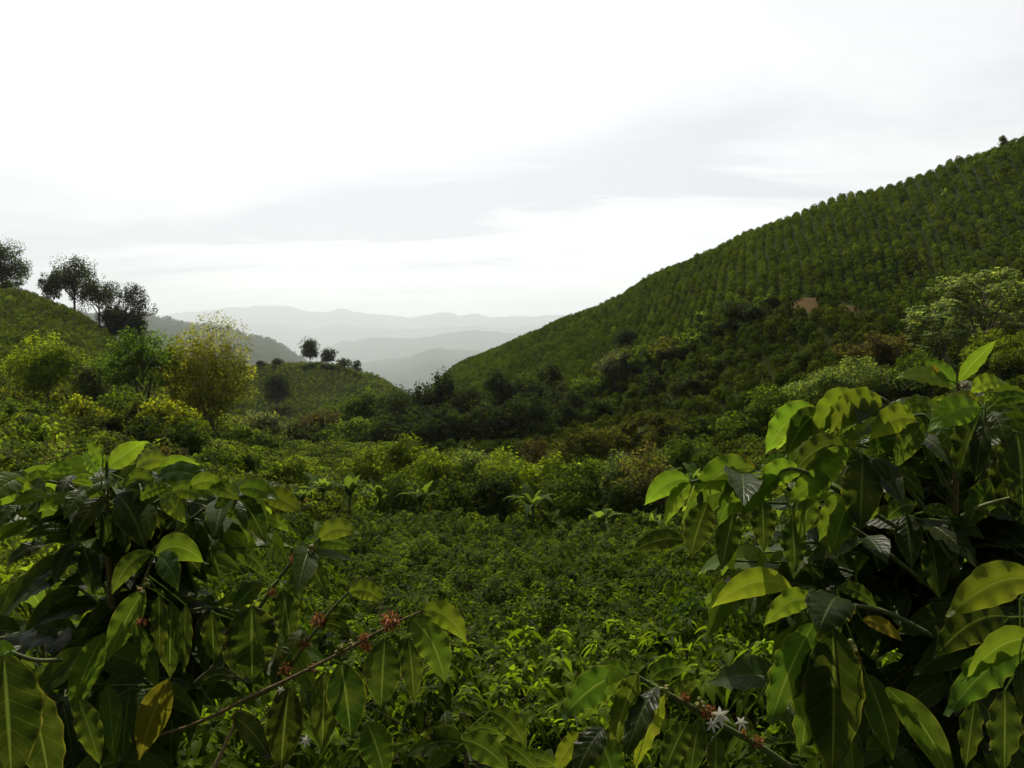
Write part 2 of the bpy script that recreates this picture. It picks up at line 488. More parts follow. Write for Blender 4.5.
# ------------------------------------------------------------------ bushes of the plantations
def jitter(col, n, s=0.22, hue=0.10):
    c = np.tile(np.asarray(col, float), (n, 1))
    v = np.exp(R.normal(0, s, (n, 1)))
    h = 1 + R.normal(0, hue, (n, 1))
    return np.clip(c * v * np.concatenate([h, np.ones((n, 1)), np.ones((n, 1))], 1), 0.003, 0.9)

def dome_dirs(n, low=-0.2):
    z = R.uniform(low, 1, n); a = R.uniform(0, 2 * np.pi, n); s = np.sqrt(1 - z * z)
    return np.stack([s * np.cos(a), s * np.sin(a), z], -1)

def far_bush_template(n, leaf):
    """unit-size bush (radius 0.5, height 1): lumpy dome of leaf sprays"""
    d = dome_dirs(n, -0.5)
    rr = 0.5 * R.uniform(0.78, 1.0, n) * (1 + 0.14 * np.sin(3 * np.arctan2(d[:, 1], d[:, 0]) + R.uniform(0, 6)))
    P = d * rr[:, None] * np.array([1, 1, 1.05]) + np.array([0, 0, 0.5])
    tg = np.cross(d, R.normal(0, 1, (n, 3)))
    D = nrm(nrm(tg) + 0.25 * d + np.array([0, 0, -0.35]))
    Nn = nrm(d + np.array([0, 0, 0.25]) + R.normal(0, 0.25, (n, 3)))
    return P, D, Nn, leaf * R.uniform(0.7, 1.3, n)

def scatter(name, pts, size, col, nleaf, leaf, label, cat, nu=1, nt=2, even=0, droop=0.35, shape=(1, 1), var=0.25, mat=None):
    """one object for a planting nobody could count: leafy bushes at pts"""
    T = [far_bush_template(nleaf, leaf) for _ in range(8)]
    k = len(pts)
    which = R.integers(0, 8, k); rot = R.uniform(0, 6.28, k); sz = size * (R.uniform(0.72, 1.25, k) if not even else R.uniform(1 - even, 1 + even, k))
    PP, DD, NN, LL, CC = [], [], [], [], []
    base = jitter(col, k, var, 0.08)
    dr = fbm(pts[:, 0] / 16, pts[:, 1] / 16, 41, 3)
    base = base * np.clip(1 + 0.15 * dr[:, None] * np.array([1.25, 1.0, 0.8]), 0.4, 1.8)
    sz = sz * np.clip(1 + 0.07 * fbm(pts[:, 0] / 11, pts[:, 1] / 11, 51, 2), 0.7, 1.3)
    for w in range(8):
        I = np.where(which == w)[0]
        if not len(I): continue
        P, D, Nn, L = T[w]
        c, s = np.cos(rot[I]), np.sin(rot[I])
        def rotv(v):
            return np.stack([c[:, None] * v[None, :, 0] - s[:, None] * v[None, :, 1], s[:, None] * v[None, :, 0] + c[:, None] * v[None, :, 1],
                             np.broadcast_to(v[None, :, 2], (len(I), len(v)))], -1)
        sc = sz[I][:, None, None]
        sh = np.array([shape[0], shape[0], shape[1]])
        PP.append((rotv(P) * sc * sh + pts[I][:, None, :]).reshape(-1, 3))
        DD.append(rotv(D).reshape(-1, 3)); NN.append(rotv(Nn).reshape(-1, 3))
        LL.append((L[None] * sz[I][:, None]).ravel())
        CC.append(np.repeat(base[I], len(P), 0) * np.exp(R.normal(0, 0.2, (len(I) * len(P), 1))))
    mb = MB()
    L = np.concatenate(LL)
    leaves(mb, np.concatenate(PP), np.concatenate(DD), np.concatenate(NN), L, L * 0.62, droop, np.concatenate(CC), nt=nt, nu=nu, fold=0.2)
    o = mb.build(name, mat or M_FOL)
    tag(o, label, cat, kind='stuff')
    return o

def planting(pxr, Yr, dx, dy, ang, keep, jit=0.2):
    """rows of planting spots on the land, as world points"""
    c, s = math.cos(ang), math.sin(ang)
    ext = Yr[1] * 1.1
    gx, gy = np.meshgrid(np.arange(-ext, ext, dx), np.arange(-ext, ext, dy))
    gx = gx + R.normal(0, jit * dx, gx.shape); gy = gy + R.normal(0, jit * dy, gy.shape)
    x = (gx * c - gy * s).ravel(); y = (gx * s + gy * c).ravel()
    wx, wy = fbm(gx / 26, gy / 26, 61, 2), fbm(gx / 26, gy / 26, 71, 2)
    gx = gx + 0.9 * wx; gy = gy + 0.9 * wy
    x = (gx * c - gy * s).ravel(); y = (gx * s + gy * c).ravel()
    m = (y > Yr[0]) & (y < Yr[1])
    x, y = x[m], y[m]
    px = px_of(x, y)
    m = (px > pxr[0]) & (px < pxr[1])
    x, y, px = x[m], y[m], px[m]
    m = keep(px, y, x) & (R.random(len(px)) > 0.035)
    x, y = x[m], y[m]
    return np.stack([x, y, ground(x, y)], -1)

ridgeY = lambda px: np.interp(px, KX, KY[:, 4])
spurY = lambda px: np.interp(px, KX, KY[:, 3])
def hole(x, y):
    m = np.ones(len(x), bool)
    for px, py, Y, sx, sy in SOIL:
        c = at(px, py, Y)
        m &= ((x - c[0]) / sx) ** 2 + ((y - c[1]) / sy) ** 2 > 0.75
    return m

pts = planting((400, 1130), (95, 300), 1.62, 1.48, -0.33, lambda px, y, x: (y > spurY(px) + 2) & (y < ridgeY(px) + 3) & hole(x, y), 0.09)
scatter('coffee_plantation', pts, 1.15, (0.058, 0.088, 0.010), 95, 0.23, 'rows of coffee bushes covering the upper part of the steep right hill up to its skyline', 'coffee bushes', shape=(1, 1.2), droop=0.1, mat=M_HILL, var=0.22, nt=1, even=0.18)
pts = planting((430, 1130), (62, 150), 1.75, 1.5, -0.25, lambda px, y, x: (y <= spurY(px) + 1) & (y > np.interp(px, [430, 600, 700, 1130], [100, 84, 68, 58])) & hole(x, y), 0.25)
scatter('coffee_plantation', pts, 1.35, (0.042, 0.062, 0.007), 140, 0.2, 'darker coffee bushes on the lower slope of the right hill under the terrace path', 'coffee bushes', shape=(1, 1.2), mat=M_HILL, nt=1)
pts = planting((-90, 175), (72, 205), 1.6, 1.5, 0.35, lambda px, y, x: (y < ridgeY(px) + 3), 0.22)
scatter('coffee_plantation', pts, 1.15, (0.054, 0.076, 0.010), 60, 0.26, 'low green bushes covering the left hill below its row of skyline trees', 'coffee bushes')
pts = planting((130, 460), (200, 330), 2.0, 1.8, 0.2, lambda px, y, x: y < 330, 0.3)
scatter('hillside_scrub', pts, 0.95, (0.050, 0.070, 0.016), 30, 0.36, 'grass and low scrub on the rounded hill in the middle of the valley', 'scrub')
# leafy undergrowth wherever the valley floor is neither field nor orchard
pts = planting((-90, 420), (30, 150), 1.5, 1.5, 0.1, lambda px, y, x: (px < 330) & (y < 75) & (y > np.interp(px, [0, 200, 330], [30, 36, 46])) & hole(x, y) | ((y >= 75) & (y < 185) & (px > 120)), 0.35)
scatter('undergrowth', pts, 1.5, (0.040, 0.058, 0.008), 100, 0.18, 'tangled green undergrowth on the left bank and along the valley bottom', 'undergrowth', shape=(1.2, 0.85), var=0.4)
pts = planting((290, 760), (46, 110), 1.5, 1.5, 0.3, lambda px, y, x: (y < np.interp(px, [290, 430, 600, 760], [110, 108, 88, 70])), 0.35)
scatter('undergrowth', pts, 1.15, (0.040, 0.062, 0.007), 120, 0.18, 'pale green undergrowth behind the coffee field in front of the dark thicket', 'undergrowth', shape=(1.2, 0.9), var=0.4)
pts = planting((700, 1400), (14, 66), 1.4, 1.4, 0.2, lambda px, y, x: (y > np.interp(px, [700, 800, 1160], [44, 14, 14])) & (y < np.interp(px, [700, 1160], [68, 56])), 0.35)
scatter('undergrowth', pts, 1.6, (0.030, 0.047, 0.006), 190, 0.13, 'dark green undergrowth on the bank behind the right plant', 'undergrowth', shape=(1.2, 1.0), var=0.35)
pts = planting((-140, 220), (10, 44), 1.4, 1.4, 0.2, lambda px, y, x: (y < np.interp(px, [-140, 0, 220], [36, 38, 44])) & hole(x, y), 0.35)
scatter('undergrowth', pts, 1.5, (0.036, 0.055, 0.007), 190, 0.12, 'green undergrowth on the bank behind the left plant', 'undergrowth', shape=(1.2, 0.85), var=0.35)
pts = planting((-300, 1400), (4.5, 14), 1.3, 1.3, 0.2, lambda px, y, x: (px < 60) | (px > 880), 0.3)
scatter('undergrowth', pts, 1.3, (0.034, 0.052, 0.006), 190, 0.12, 'green undergrowth on the ground at both sides of the viewpoint', 'undergrowth', shape=(1.3, 0.7), var=0.35)
# distant woods on the bluish hill beyond the valley
pts = planting((60, 350), (4500, 5580), 36.0, 36.0, 0.2, lambda px, y, x: (y > 5420) & (R.random(len(px)) < 0.6) | (R.random(len(px)) < 0.25), 0.4)
scatter('distant_woods', pts, 17, (0.030, 0.045, 0.02), 30, 0.4, 'scattered distant trees along the bluish hill behind the golden tree', 'distant trees')

# ------------------------------------------------------------------ coffee bushes seen whole
FIELD_COL = (0.032, 0.053, 0.004)
def tufted_bush_mesh(Ht, Rad, ntuft, leaf, col, nt=3, nu=2, droop=0.42, wid=0.45):
    """a pruned field bush: dome of shoot tips, each a rosette of leaves round its bud, darker leaves inside"""
    fm = MB(); sm = MB()
    tube(sm, [(0, 0, -0.15), (0.02, 0.01, Ht * 0.5), (0, 0.02, Ht * 0.9)], [0.025, 0.018, 0.008], (0.07, 0.065, 0.03), 6)
    d = dome_dirs(ntuft, -0.35)
    rr = R.uniform(0.62, 1.05, ntuft)
    T = d * rr[:, None] * np.array([Rad, Rad, Ht * 0.5]) + np.array([0, 0, Ht * 0.52])
    ax = nrm(d * np.array([1, 1, 0.5]) + np.array([0, 0, 0.75]))
    for i in range(0, ntuft, 2):
        tube(sm, smooth_path([(0, 0, max(0.1, T[i, 2] - 0.35)), T[i] * [0.6, 0.6, 1] + [0, 0, -0.08], T[i]], 4), np.linspace(0.007, 0.003, 4), (0.07, 0.07, 0.03), 4)
    k = 9
    A = np.repeat(ax, k, 0); P = np.repeat(T, k, 0) - A * R.uniform(0, 0.12, (ntuft * k, 1))
    e1 = nrm(np.cross(A, [0.3, 0.2, 0.9])); e2 = np.cross(A, e1)
    th = np.tile(np.arange(k) * 2.4, ntuft) + np.repeat(R.uniform(0, 6.28, ntuft), k)
    out = e1 * np.cos(th)[:, None] + e2 * np.sin(th)[:, None]
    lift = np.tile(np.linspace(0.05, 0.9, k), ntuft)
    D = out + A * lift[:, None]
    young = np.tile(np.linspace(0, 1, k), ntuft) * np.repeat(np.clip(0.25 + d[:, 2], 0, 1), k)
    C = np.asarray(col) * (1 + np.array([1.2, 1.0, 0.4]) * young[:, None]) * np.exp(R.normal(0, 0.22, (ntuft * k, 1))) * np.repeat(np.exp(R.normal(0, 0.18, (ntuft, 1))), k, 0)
    L = leaf * R.uniform(0.75, 1.2, ntuft * k) * (1 - 0.3 * np.tile(np.linspace(0, 1, k), ntuft))
    leaves(fm, P, D, A + R.normal(0, 0.15, A.shape), L, L * wid, droop * R.uniform(0.6, 1.4, len(L)), C, nt=nt, nu=nu, fold=0.3, wave=0.04 if nt > 3 else 0)
    n = 120
    d = dome_dirs(n, -0.5); P = d * R.uniform(0.3, 0.8, (n, 1)) * np.array([Rad, Rad, Ht * 0.48]) + np.array([0, 0, Ht * 0.5])
    L = leaf * 1.3 * R.uniform(0.8, 1.2, n)
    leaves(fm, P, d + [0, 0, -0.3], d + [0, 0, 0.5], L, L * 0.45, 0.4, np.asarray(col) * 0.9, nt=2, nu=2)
    return fm.mesh('foliage', M_BUSH), sm.mesh('stem', M_TWIG)
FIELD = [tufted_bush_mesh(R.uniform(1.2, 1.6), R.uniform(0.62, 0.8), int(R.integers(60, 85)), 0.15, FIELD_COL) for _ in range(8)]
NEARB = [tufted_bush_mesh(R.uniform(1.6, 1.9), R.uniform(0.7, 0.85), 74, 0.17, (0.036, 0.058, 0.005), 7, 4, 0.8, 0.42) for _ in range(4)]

def bush(kind, x, y, label, group, scale=1.0, z=None):
    f, s = kind[R.integers(0, len(kind))]
    root = empty('coffee_bush', (x, y, float(ground(x, y)) if z is None else z))
    root.rotation_euler = (R.normal(0, 0.05), R.normal(0, 0.05), R.uniform(0, 6.28))
    root.scale = (scale,) * 3
    tag(root, label, 'coffee bush', group)
    for nm, me in (('foliage', f), ('stem', s)):
        o = bpy.data.objects.new(nm, me); COL.objects.link(o); o.parent = root
    return root

def field_spots():
    pts = planting((60, 900), (8.5, 48), 1.5, 1.4, 0.35, lambda px, y, x: np.ones(len(px), bool), 0.12)
    px = px_of(pts[:, 0], pts[:, 1]); y = pts[:, 1]
    end = np.interp(px, [60, 150, 300, 420, 520, 680, 800, 900], [10, 24, 40, 47, 47, 44, 36, 12])
    return pts[y < end], px[y < end]
fp, fpx = field_spots()
inside = (fpx > 318) & (fpx < 680)
I = np.where(inside)[0]
I = I[np.argsort(fp[I, 1])]
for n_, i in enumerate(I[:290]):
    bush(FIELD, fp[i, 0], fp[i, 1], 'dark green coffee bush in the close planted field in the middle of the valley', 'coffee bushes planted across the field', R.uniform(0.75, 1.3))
rest = np.concatenate([fp[~inside], fp[I[290:]]])
print('field bushes', len(I), 'rest', len(rest))
scatter('coffee_plantation', rest, 1.5, FIELD_COL, 420, 0.105, 'edges of the coffee field seen past the foreground plants', 'coffee bushes', nu=2, droop=0.5, shape=(1.15, 0.95), mat=M_BUSH)

NEAR_SPOTS = [
 (512, 640, 6.3, 'coffee bush with long drooping leaves standing forward of the field at the bottom centre'),
 (455, 655, 6.0, 'drooping coffee bush half hidden behind the fruiting branch of the big left plant'),
 (570, 668, 5.3, 'small glossy coffee bush behind the flowering branch at the bottom of the picture'),
 (500, 690, 4.3, 'sparse coffee bush with shining leaves below the drooping bush at bottom centre'),
 (420, 700, 4.2, 'bright green coffee bush under the tip of the fruiting branch'),
 (690, 612, 5.6, 'coffee bush with pale hanging leaves beside the big right plant'),
 (745, 630, 5.0, 'shaded coffee bush inside the gap of the big right plant'),
 (640, 640, 7.2, 'coffee bush beyond the flowering branch between field and right plant'),
 (380, 640, 7.0, 'coffee bush beyond the fruiting branch at the near edge of the field'),
 (330, 655, 5.6, 'shaded coffee bush behind the fruit clusters of the left plant'),
 (270, 660, 4.6, 'coffee bush glimpsed through the gap under the left plant'),
 (200, 690, 4.0, 'sunlit coffee bush seen through the hole above the fallen twig at lower left'),
 (590, 700, 4.0, 'coffee bush close under the flowering branch'),
 (850, 640, 4.2, 'dark coffee bush inside the shade of the right plant'),
 (950, 610, 4.4, 'dark coffee bush behind the right plant near the picture edge'),
 (60, 620, 4.2, 'dark coffee bush behind the left plant near the picture edge'),
 (130, 560, 6.0, 'coffee bush standing behind the crown of the left plant'),
]
NEAR_ROOTS = []
for px, py, Y, lab in NEAR_SPOTS:
    p = at(px, py, Y); g = float(ground(p[0], p[1]))
    NEAR_ROOTS.append(bush(NEARB, p[0], p[1], lab, 'coffee bushes close to the viewpoint', max(0.5, (p[2] - g) / 1.75), g))

# ------------------------------------------------------------------ trees and shrubs
def lumps(n, shape, seed_spread=1.0):
    """clump centres filling a crown: shape gives the profile"""
    d = dome_dirs(n, -0.9)
    r = R.uniform(0.35, 1.0, n) ** 0.6
    return d * r[:, None]

def make_plant(kind, px, top, Y, wpx, col, label, cat='tree', group=None, name=None, tw=None):
    x = at(px, top, Y)[0]
    ztop = at(px, top, Y)[2]
    z0 = float(ground(x, Y))
    h = max(ztop - z0, 0.8)
    w = wpx * Y / F
    root = empty(name or {'shrub': 'shrub', 'palm': 'banana_plant'}.get(kind, 'tree'), (x, Y, z0))
    tag(root, label, cat, group)
    root.rotation_euler = (R.normal(0, 0.1), R.normal(0, 0.1), R.uniform(0, 6.28)) if kind == 'palm' else (0, 0, 0)
    col = np.array(col)
    crown = MB(); trunk = MB()
    px_m = Y / F                       # metres per pixel there
    lf = max(0.16, (2.6 if Y < 150 else 1.7) * px_m) * (R.uniform(1.0, 1.5) if kind == 'shrub' else 1) if kind != 'cecropia' else 0.75
    r = w / 2
    tc = np.array([0.75, 0.7, 0.62])
    if kind in ('broad', 'shrub', 'airy', 'umbrella', 'column', 'cecropia', 'golden'):
        if kind == 'broad':    zc, rz, tr = h * 0.56, h * 0.46, 0.016 * h
        elif kind == 'shrub':  zc, rz, tr = h * 0.50, h * 0.52, 0.012 * h
        elif kind == 'airy':   zc, rz, tr = h * 0.60, h * 0.42, 0.018 * h
        elif kind == 'umbrella': zc, rz, tr = h * 0.66, h * 0.36, 0.024 * h
        elif kind == 'column': zc, rz, tr = h * 0.52, h * 0.50, 0.02 * h
        elif kind == 'cecropia': zc, rz, tr = h * 0.58, h * 0.44, 0.02 * h
        else: zc, rz, tr = h * 0.50, h * 0.50, 0.006 * h
        ncl = {'broad': 34, 'shrub': 26, 'airy': 30, 'umbrella': 26, 'column': 34, 'cecropia': 46, 'golden': 90}[kind]
        cd = dome_dirs(ncl, -0.75)
        rad = R.uniform(0.45, 0.92, ncl)
        ctr = cd * rad[:, None] * np.array([r, r, rz]) + np.array([0, 0, zc])
        if kind == 'umbrella':
            ctr[:, 2] = zc + rz * (0.55 * cd[:, 2] * rad + 0.45 * (1 - rad ** 2))
        if kind == 'column':
            ctr[:, :2] *= (1.15 - 0.55 * np.clip((ctr[:, 2:] - zc) / rz, -1, 1))
        if kind == 'shrub':
            ctr[:, 2] = np.maximum(ctr[:, 2], 0.12 * h)
        cr = {'broad': 0.42, 'shrub': 0.36, 'airy': 0.31, 'umbrella': 0.36, 'column': 0.36, 'cecropia': 0.2, 'golden': 0.36}[kind] * min(r, rz) * R.uniform(0.7, 1.35, ncl)
        # trunk and limbs
        nst = {'golden': 5, 'airy': 2, 'shrub': 3, 'cecropia': 3}.get(kind, 1)
        for k in range(nst):
            a = k * 2.4 + 0.5
            sp = 0.0 if nst == 1 else (0.35 * r if kind != 'golden' else 0.6 * r)
            bx, by = 0.12 * sp * math.cos(a), 0.12 * sp * math.sin(a)
            tx, ty = sp * math.cos(a), sp * math.sin(a)
            hh = h * (0.7 if kind == 'golden' else 0.66)
            tube(trunk, smooth_path([(bx, by, -0.3), (bx + 0.3 * (tx - bx), by + 0.3 * (ty - by), hh * 0.45), (tx, ty, hh)], 8), np.linspace(tr, tr * 0.3, 8), tc)
        for k in range(0, ncl, 2):
            c = ctr[k]; b = np.array([0, 0, max(0.15 * h, min(c[2] - 0.2 * h, 0.6 * h))])
            tube(trunk, smooth_path([b, (b + c) / 2 + [0, 0, 0.06 * h], c], 5), np.linspace(tr * 0.42, tr * 0.08, 5), tc, 5)
        area = w * h
        dens = {'broad': 17, 'shrub': 13, 'airy': 10, 'umbrella': 6.5, 'column': 12, 'cecropia': 6.0, 'golden': 12}[kind]
        n = int(np.clip(dens * area / lf ** 2, 600, 18000))
        which = R.integers(0, ncl, n)
        d = dome_dirs(n, -0.7)
        P = ctr[which] + d * (cr[which] * R.uniform(0.3, 1.0, n) ** 0.5)[:, None] * np.array([1.15, 1.15, 0.8])
        P[:, 2] = np.maximum(P[:, 2], 0.05)
        D = nrm(d * [1, 1, 0.4] + R.normal(0, 0.45, (n, 3)))
        Nn = nrm(d + [0, 0, 0.8] + R.normal(0, 0.4, (n, 3)))
        if kind not in ('cecropia', 'golden'):
            an = np.arctan2(P[:, 1], P[:, 0]); f1, f2, f3 = R.uniform(0, 6.28, 3)
            bump = 1 + 0.16 * np.sin(2 * an + f1 + 5 * P[:, 2] / h) + 0.12 * np.sin(5 * an + f2 - 7 * P[:, 2] / h)
            P[:, :2] *= bump[:, None]; P[:, 2] *= 1 + 0.10 * np.sin(3 * an + f3)
        P[:, 2] *= h / np.percentile(P[:, 2], 99.8)
        tone = np.exp(R.normal(0, 0.16, (ncl, 1)))[which]
        C = jitter(col, n, 0.18, 0.10) * tone
        L = lf * R.uniform(0.7, 1.4, n)
        if kind == 'cecropia':
            Nn = nrm(np.array([0, -0.1, 1.0]) + R.normal(0, 0.25, (n, 3)))
            # palmate sprays
            for k in range(5):
                aa = k * 1.256 + R.uniform(0, 1, n)
                Dk = np.stack([np.cos(aa), np.sin(aa), R.uniform(-0.1, 0.25, n)], -1)
                leaves(crown, P, Dk, Nn, L * 0.55, L * 0.24, 0.35, C, nt=2, nu=1)
        else:
            leaves(crown, P, D, Nn, L, L * (0.55 if kind != 'golden' else 0.5), 0.3, C, nt=2, nu=1)
        crown.build('crown' if kind != 'shrub' else 'foliage', M_FOL, root)
        trunk.build('trunk' if kind != 'shrub' else 'stem', M_BARK, root)
    elif kind == 'palm':               # banana: pseudostem with large arching leaves
        hs = h * 0.45
        tube(trunk, smooth_path([(0, 0, -0.2), (0.03, 0, hs * 0.5), (0.05, 0.02, hs)], 7), np.linspace(0.10, 0.06, 7) * (h / 3), (0.9, 1.0, 0.55), 8)
        nl = 10
        for k in range(nl):
            a = k * 2.39 + R.uniform(-0.3, 0.3)
            up = R.uniform(0.6, 2.4) if k < nl - 2 else 3.5
            D = np.array([[math.cos(a), math.sin(a), up]])
            ll = (max(w * 0.6, h * 0.66) if k < nl - 2 else h * 0.58) * R.uniform(0.85, 1.15)
            dead = (k == 1 and R.random() < 0.6)
            c = col * math.exp(R.normal(0, 0.12)) if not dead else np.array([0.06, 0.04, 0.02])
            P0 = np.array([[0.05, 0.02, hs * 0.97]])
            Nn = np.array([[-math.cos(a) * 0.5, -math.sin(a) * 0.5, 1.0]])
            # the blade is torn into strips along its side veins
            mbk = MB()
            leaves(mbk, P0, D, Nn, ll * 1.1 * (0.6 if dead else 1), ll * (0.24 if not dead else 0.08), R.uniform(0.3, 0.85) if not dead else 1.4, np.array([c]), nt=16, nu=4, fold=0.5, wave=0.05)
            v = mbk.v[0].reshape(17, 5, 3); 
            v[:, (0, 4), 2] -= R.uniform(0, 0.07, (17, 2)) * ll * 0.6
            crown.add(v.reshape(-1, 3), mbk.f[0], mbk.c[0], mbk.u[0])
        crown.build('foliage', M_FOL, root)
        trunk.build('stem', M_BUSHSTEM, root)
    return root
M_BUSHSTEM = bark_mat('banana_stem', (0.06, 0.08, 0.03), (0.13, 0.13, 0.06), 5)

GRN = (0.045, 0.075, 0.008); DRK = (0.020, 0.032, 0.006); YEL = (0.115, 0.138, 0.010); LIM = (0.085, 0.120, 0.010)
OLV = (0.046, 0.054, 0.008); PAL = (0.070, 0.098, 0.032); GRY = (0.075, 0.090, 0.045); BRN = (0.056, 0.052, 0.017); BAN = (0.062, 0.098, 0.026)
TREES = [
 # the group on the left below the hill
 ('broad', 46, 334, 80, 54, LIM, 'rounded yellow-green tree, leftmost of the group below the left hill'),
 ('broad', 88, 362, 76, 30, PAL, 'small pale green tree between the rounded and the slim trees below the left hill'),
 ('airy', 141, 329, 82, 74, (0.062, 0.11, 0.014), 'bright green open tree with two dark trunks left of the golden tree'),
 ('golden', 209, 316, 86, 76, (0.145, 0.160, 0.020), 'tall golden-green oval tree with fanned stems in front of the valley hills'),
 ('airy', 172, 343, 92, 28, (0.11, 0.11, 0.02), 'thin yellowish tree squeezed between the open tree and the golden tree'),
 ('airy', 108, 352, 95, 40, GRN, 'faint green tree behind the small pale tree and the open tree'),
 # skyline trees of the left hill
 ('broad', 0, 238, 203, 46, DRK, 'dark tree cut by the left picture edge on the skyline of the left hill'),
 ('airy', 50, 272, 200, 22, DRK, 'small thin tree just left of the tall skyline tree on the left hill'),
 ('umbrella', 73, 256, 200, 50, DRK, 'tallest dark spreading tree on the skyline of the left hill'),
 ('umbrella', 98, 275, 196, 44, DRK, 'middle dark tree on the left skyline, right of the tallest one'),
 ('airy', 124, 284, 193, 44, DRK, 'airy tree with a see-through crown at the lower end of the left skyline row'),
 ('broad', 119, 311, 190, 26, DRK, 'low dark tree under the airy crown at the end of the left skyline row'),
 ('broad', 136, 318, 192, 20, DRK, 'last small dark tree at the foot of the left skyline row'),
 ('shrub', 6, 281, 192, 26, DRK, 'dark bush on the left hill under the edge tree'),
 # round hill in the middle
 ('broad', 310, 337, 308, 17, DRK, 'taller of the two round trees on top of the middle hill'),
 ('broad', 328, 348, 306, 15, DRK, 'lower round tree leaning against the taller one on the middle hill'),
 ('shrub', 344, 358, 308, 14, DRK, 'small bush on the crest of the middle hill right of the two round trees'),
 ('broad', 357, 360, 308, 7, DRK, 'tiny dark tree alone on the falling crest of the middle hill'),
 ('broad', 277, 371, 262, 24, DRK, 'dark tree standing alone on the left flank of the middle hill'),
 ('broad', 277, 358, 310, 9, DRK, 'tiny tree on the crest of the middle hill above the lone dark tree'),
 ('broad', 261, 361, 310, 8, DRK, 'tiny tree on the crest of the middle hill beside the golden tree'),
 # thicket at the foot of the right hill
 ('broad', 345, 398, 150, 48, GRN, 'green tree at the left end of the thicket under the middle hill'),
 ('broad', 372, 390, 145, 44, GRN, 'leafy tree of the thicket below the right end of the middle hill'),
 ('broad', 402, 394, 140, 48, DRK, 'dark rounded tree of the thicket under the valley notch'),
 ('column', 443, 376, 132, 34, (0.020, 0.032, 0.010), 'dark pointed vine-covered tree, highest of the thicket'),
 ('column', 424, 390, 134, 34, DRK, 'dark tree just left of the pointed thicket tree'),
 ('broad', 467, 392, 128, 36, DRK, 'dark tree just right of the pointed thicket tree'),
 ('column', 498, 374, 132, 34, (0.022, 0.036, 0.010), 'second dark column of the thicket, right of the pointed tree'),
 ('broad', 523, 380, 135, 40, DRK, 'dark tree of the thicket right of the second dark column'),
 ('column', 547, 367, 140, 36, DRK, 'dark tree at the right end of the thicket beside the worn slope path'),
 ('broad', 481, 408, 112, 50, DRK, 'broad dark tree in front of the thicket with pale leaf tips'),
 ('broad', 435, 412, 112, 56, (0.026, 0.042, 0.011), 'wide dark tree in front of the pointed thicket tree'),
 ('broad', 390, 420, 112, 54, DRK, 'round dark tree in the front row of the thicket left of the wide one'),
 ('broad', 350, 418, 115, 54, GRN, 'round green tree in the front row of the thicket'),
 ('broad', 318, 410, 118, 40, (0.062, 0.058, 0.020), 'brownish topped tree in the front row of the thicket'),
 ('shrub', 292, 424, 112, 56, DRK, 'dark bush at the left end of the front row of the thicket'),
 ('broad', 525, 402, 112, 50, DRK, 'dark tree in the right half of the front row of the thicket'),
 ('shrub', 258, 410, 120, 50, GRY, 'grey-green bush below the golden tree on its right'),
 ('shrub', 236, 426, 90, 44, GRN, 'green bush right of the golden tree foot'),
 ('shrub', 262, 432, 84, 48, GRN, 'low green bush left of the thicket end'),
 ('shrub', 566, 396, 118, 40, DRK, 'dark bush right of the thicket below the worn slope path'),
 # line of shrubs along the terrace of the right hill
 ('shrub', 592, 376, 130, 42, GRN, 'green shrub at the lower end of the shrub line climbing the right hill'),
 ('broad', 617, 350, 130, 44, GRY, 'greyish leafy tree in the shrub line climbing the right hill'),
 ('broad', 627, 326, 150, 28, DRK, 'small dark tree above the greyish tree on the right hill'),
 ('shrub', 643, 345, 128, 46, GRN, 'green shrub right of the greyish tree on the right hill'),
 ('shrub', 668, 338, 124, 40, OLV, 'olive shrub in the middle of the shrub line on the right hill'),
 ('shrub', 692, 330, 122, 40, GRN, 'leafy shrub left of the big dark tree on the right hill'),
 ('shrub', 715, 320, 120, 34, DRK, 'dark shrub touching the big dark tree on the right hill'),
 ('broad', 744, 300, 116, 52, (0.022, 0.034, 0.010), 'big dark tree beside the bare soil scar on the right hill'),
 ('shrub', 770, 328, 108, 40, DRK, 'dark bush below the bare soil scar on the right hill'),
 ('shrub', 770, 296, 118, 24, GRN, 'round bush above the bare soil scar left of the far banana'),
 ('broad', 602, 398, 112, 36, DRK, 'dark tree on the lower slope above the smaller olive bush'),
 ('column', 655, 372, 112, 22, DRK, 'narrow dark tree on the lower slope above the wide olive-brown bush'),
 ('broad', 694, 372, 102, 44, (0.024, 0.036, 0.007), 'dark spreading tree in the gully of the lower slope below the shrub line'),
 ('broad', 724, 356, 106, 34, GRN, 'green tree in the gully below the big dark tree'),
 ('column', 752, 345, 104, 20, DRK, 'narrow dark tree in the gully under the bare soil scar'),
 ('broad', 800, 352, 92, 40, DRK, 'dark tree on the lower slope left of the pale grey-green spreading tree'),
 ('shrub', 833, 318, 104, 44, GRN, 'bush right of the bare soil scar under the terrace path'),
 ('broad', 884, 332, 84, 64, BRN, 'brownish flowering tree below the terrace path on the right hill'),
 ('broad', 848, 358, 68, 96, PAL, 'pale grey-green spreading tree behind the top of the right plant'),
 ('cecropia', 985, 268, 82, 110, (0.105, 0.135, 0.06), 'big pale-leaved umbrella tree at the right edge below the coffee rows'),
 ('cecropia', 942, 300, 80, 70, (0.10, 0.13, 0.055), 'smaller pale-leaved tree left of the big umbrella tree'),
 ('broad', 1008, 330, 70, 90, LIM, 'bright green tree at the right edge under the big umbrella tree'),
 ('broad', 915, 350, 66, 60, GRN, 'green tree under the smaller pale-leaved tree'),
 ('shrub', 780, 385, 70, 60, GRN, 'green shrub behind the left top leaves of the right plant'),
 ('airy', 1003, 136, 153, 8, GRY, 'lone thin treelet on the skyline at the upper right'),
]
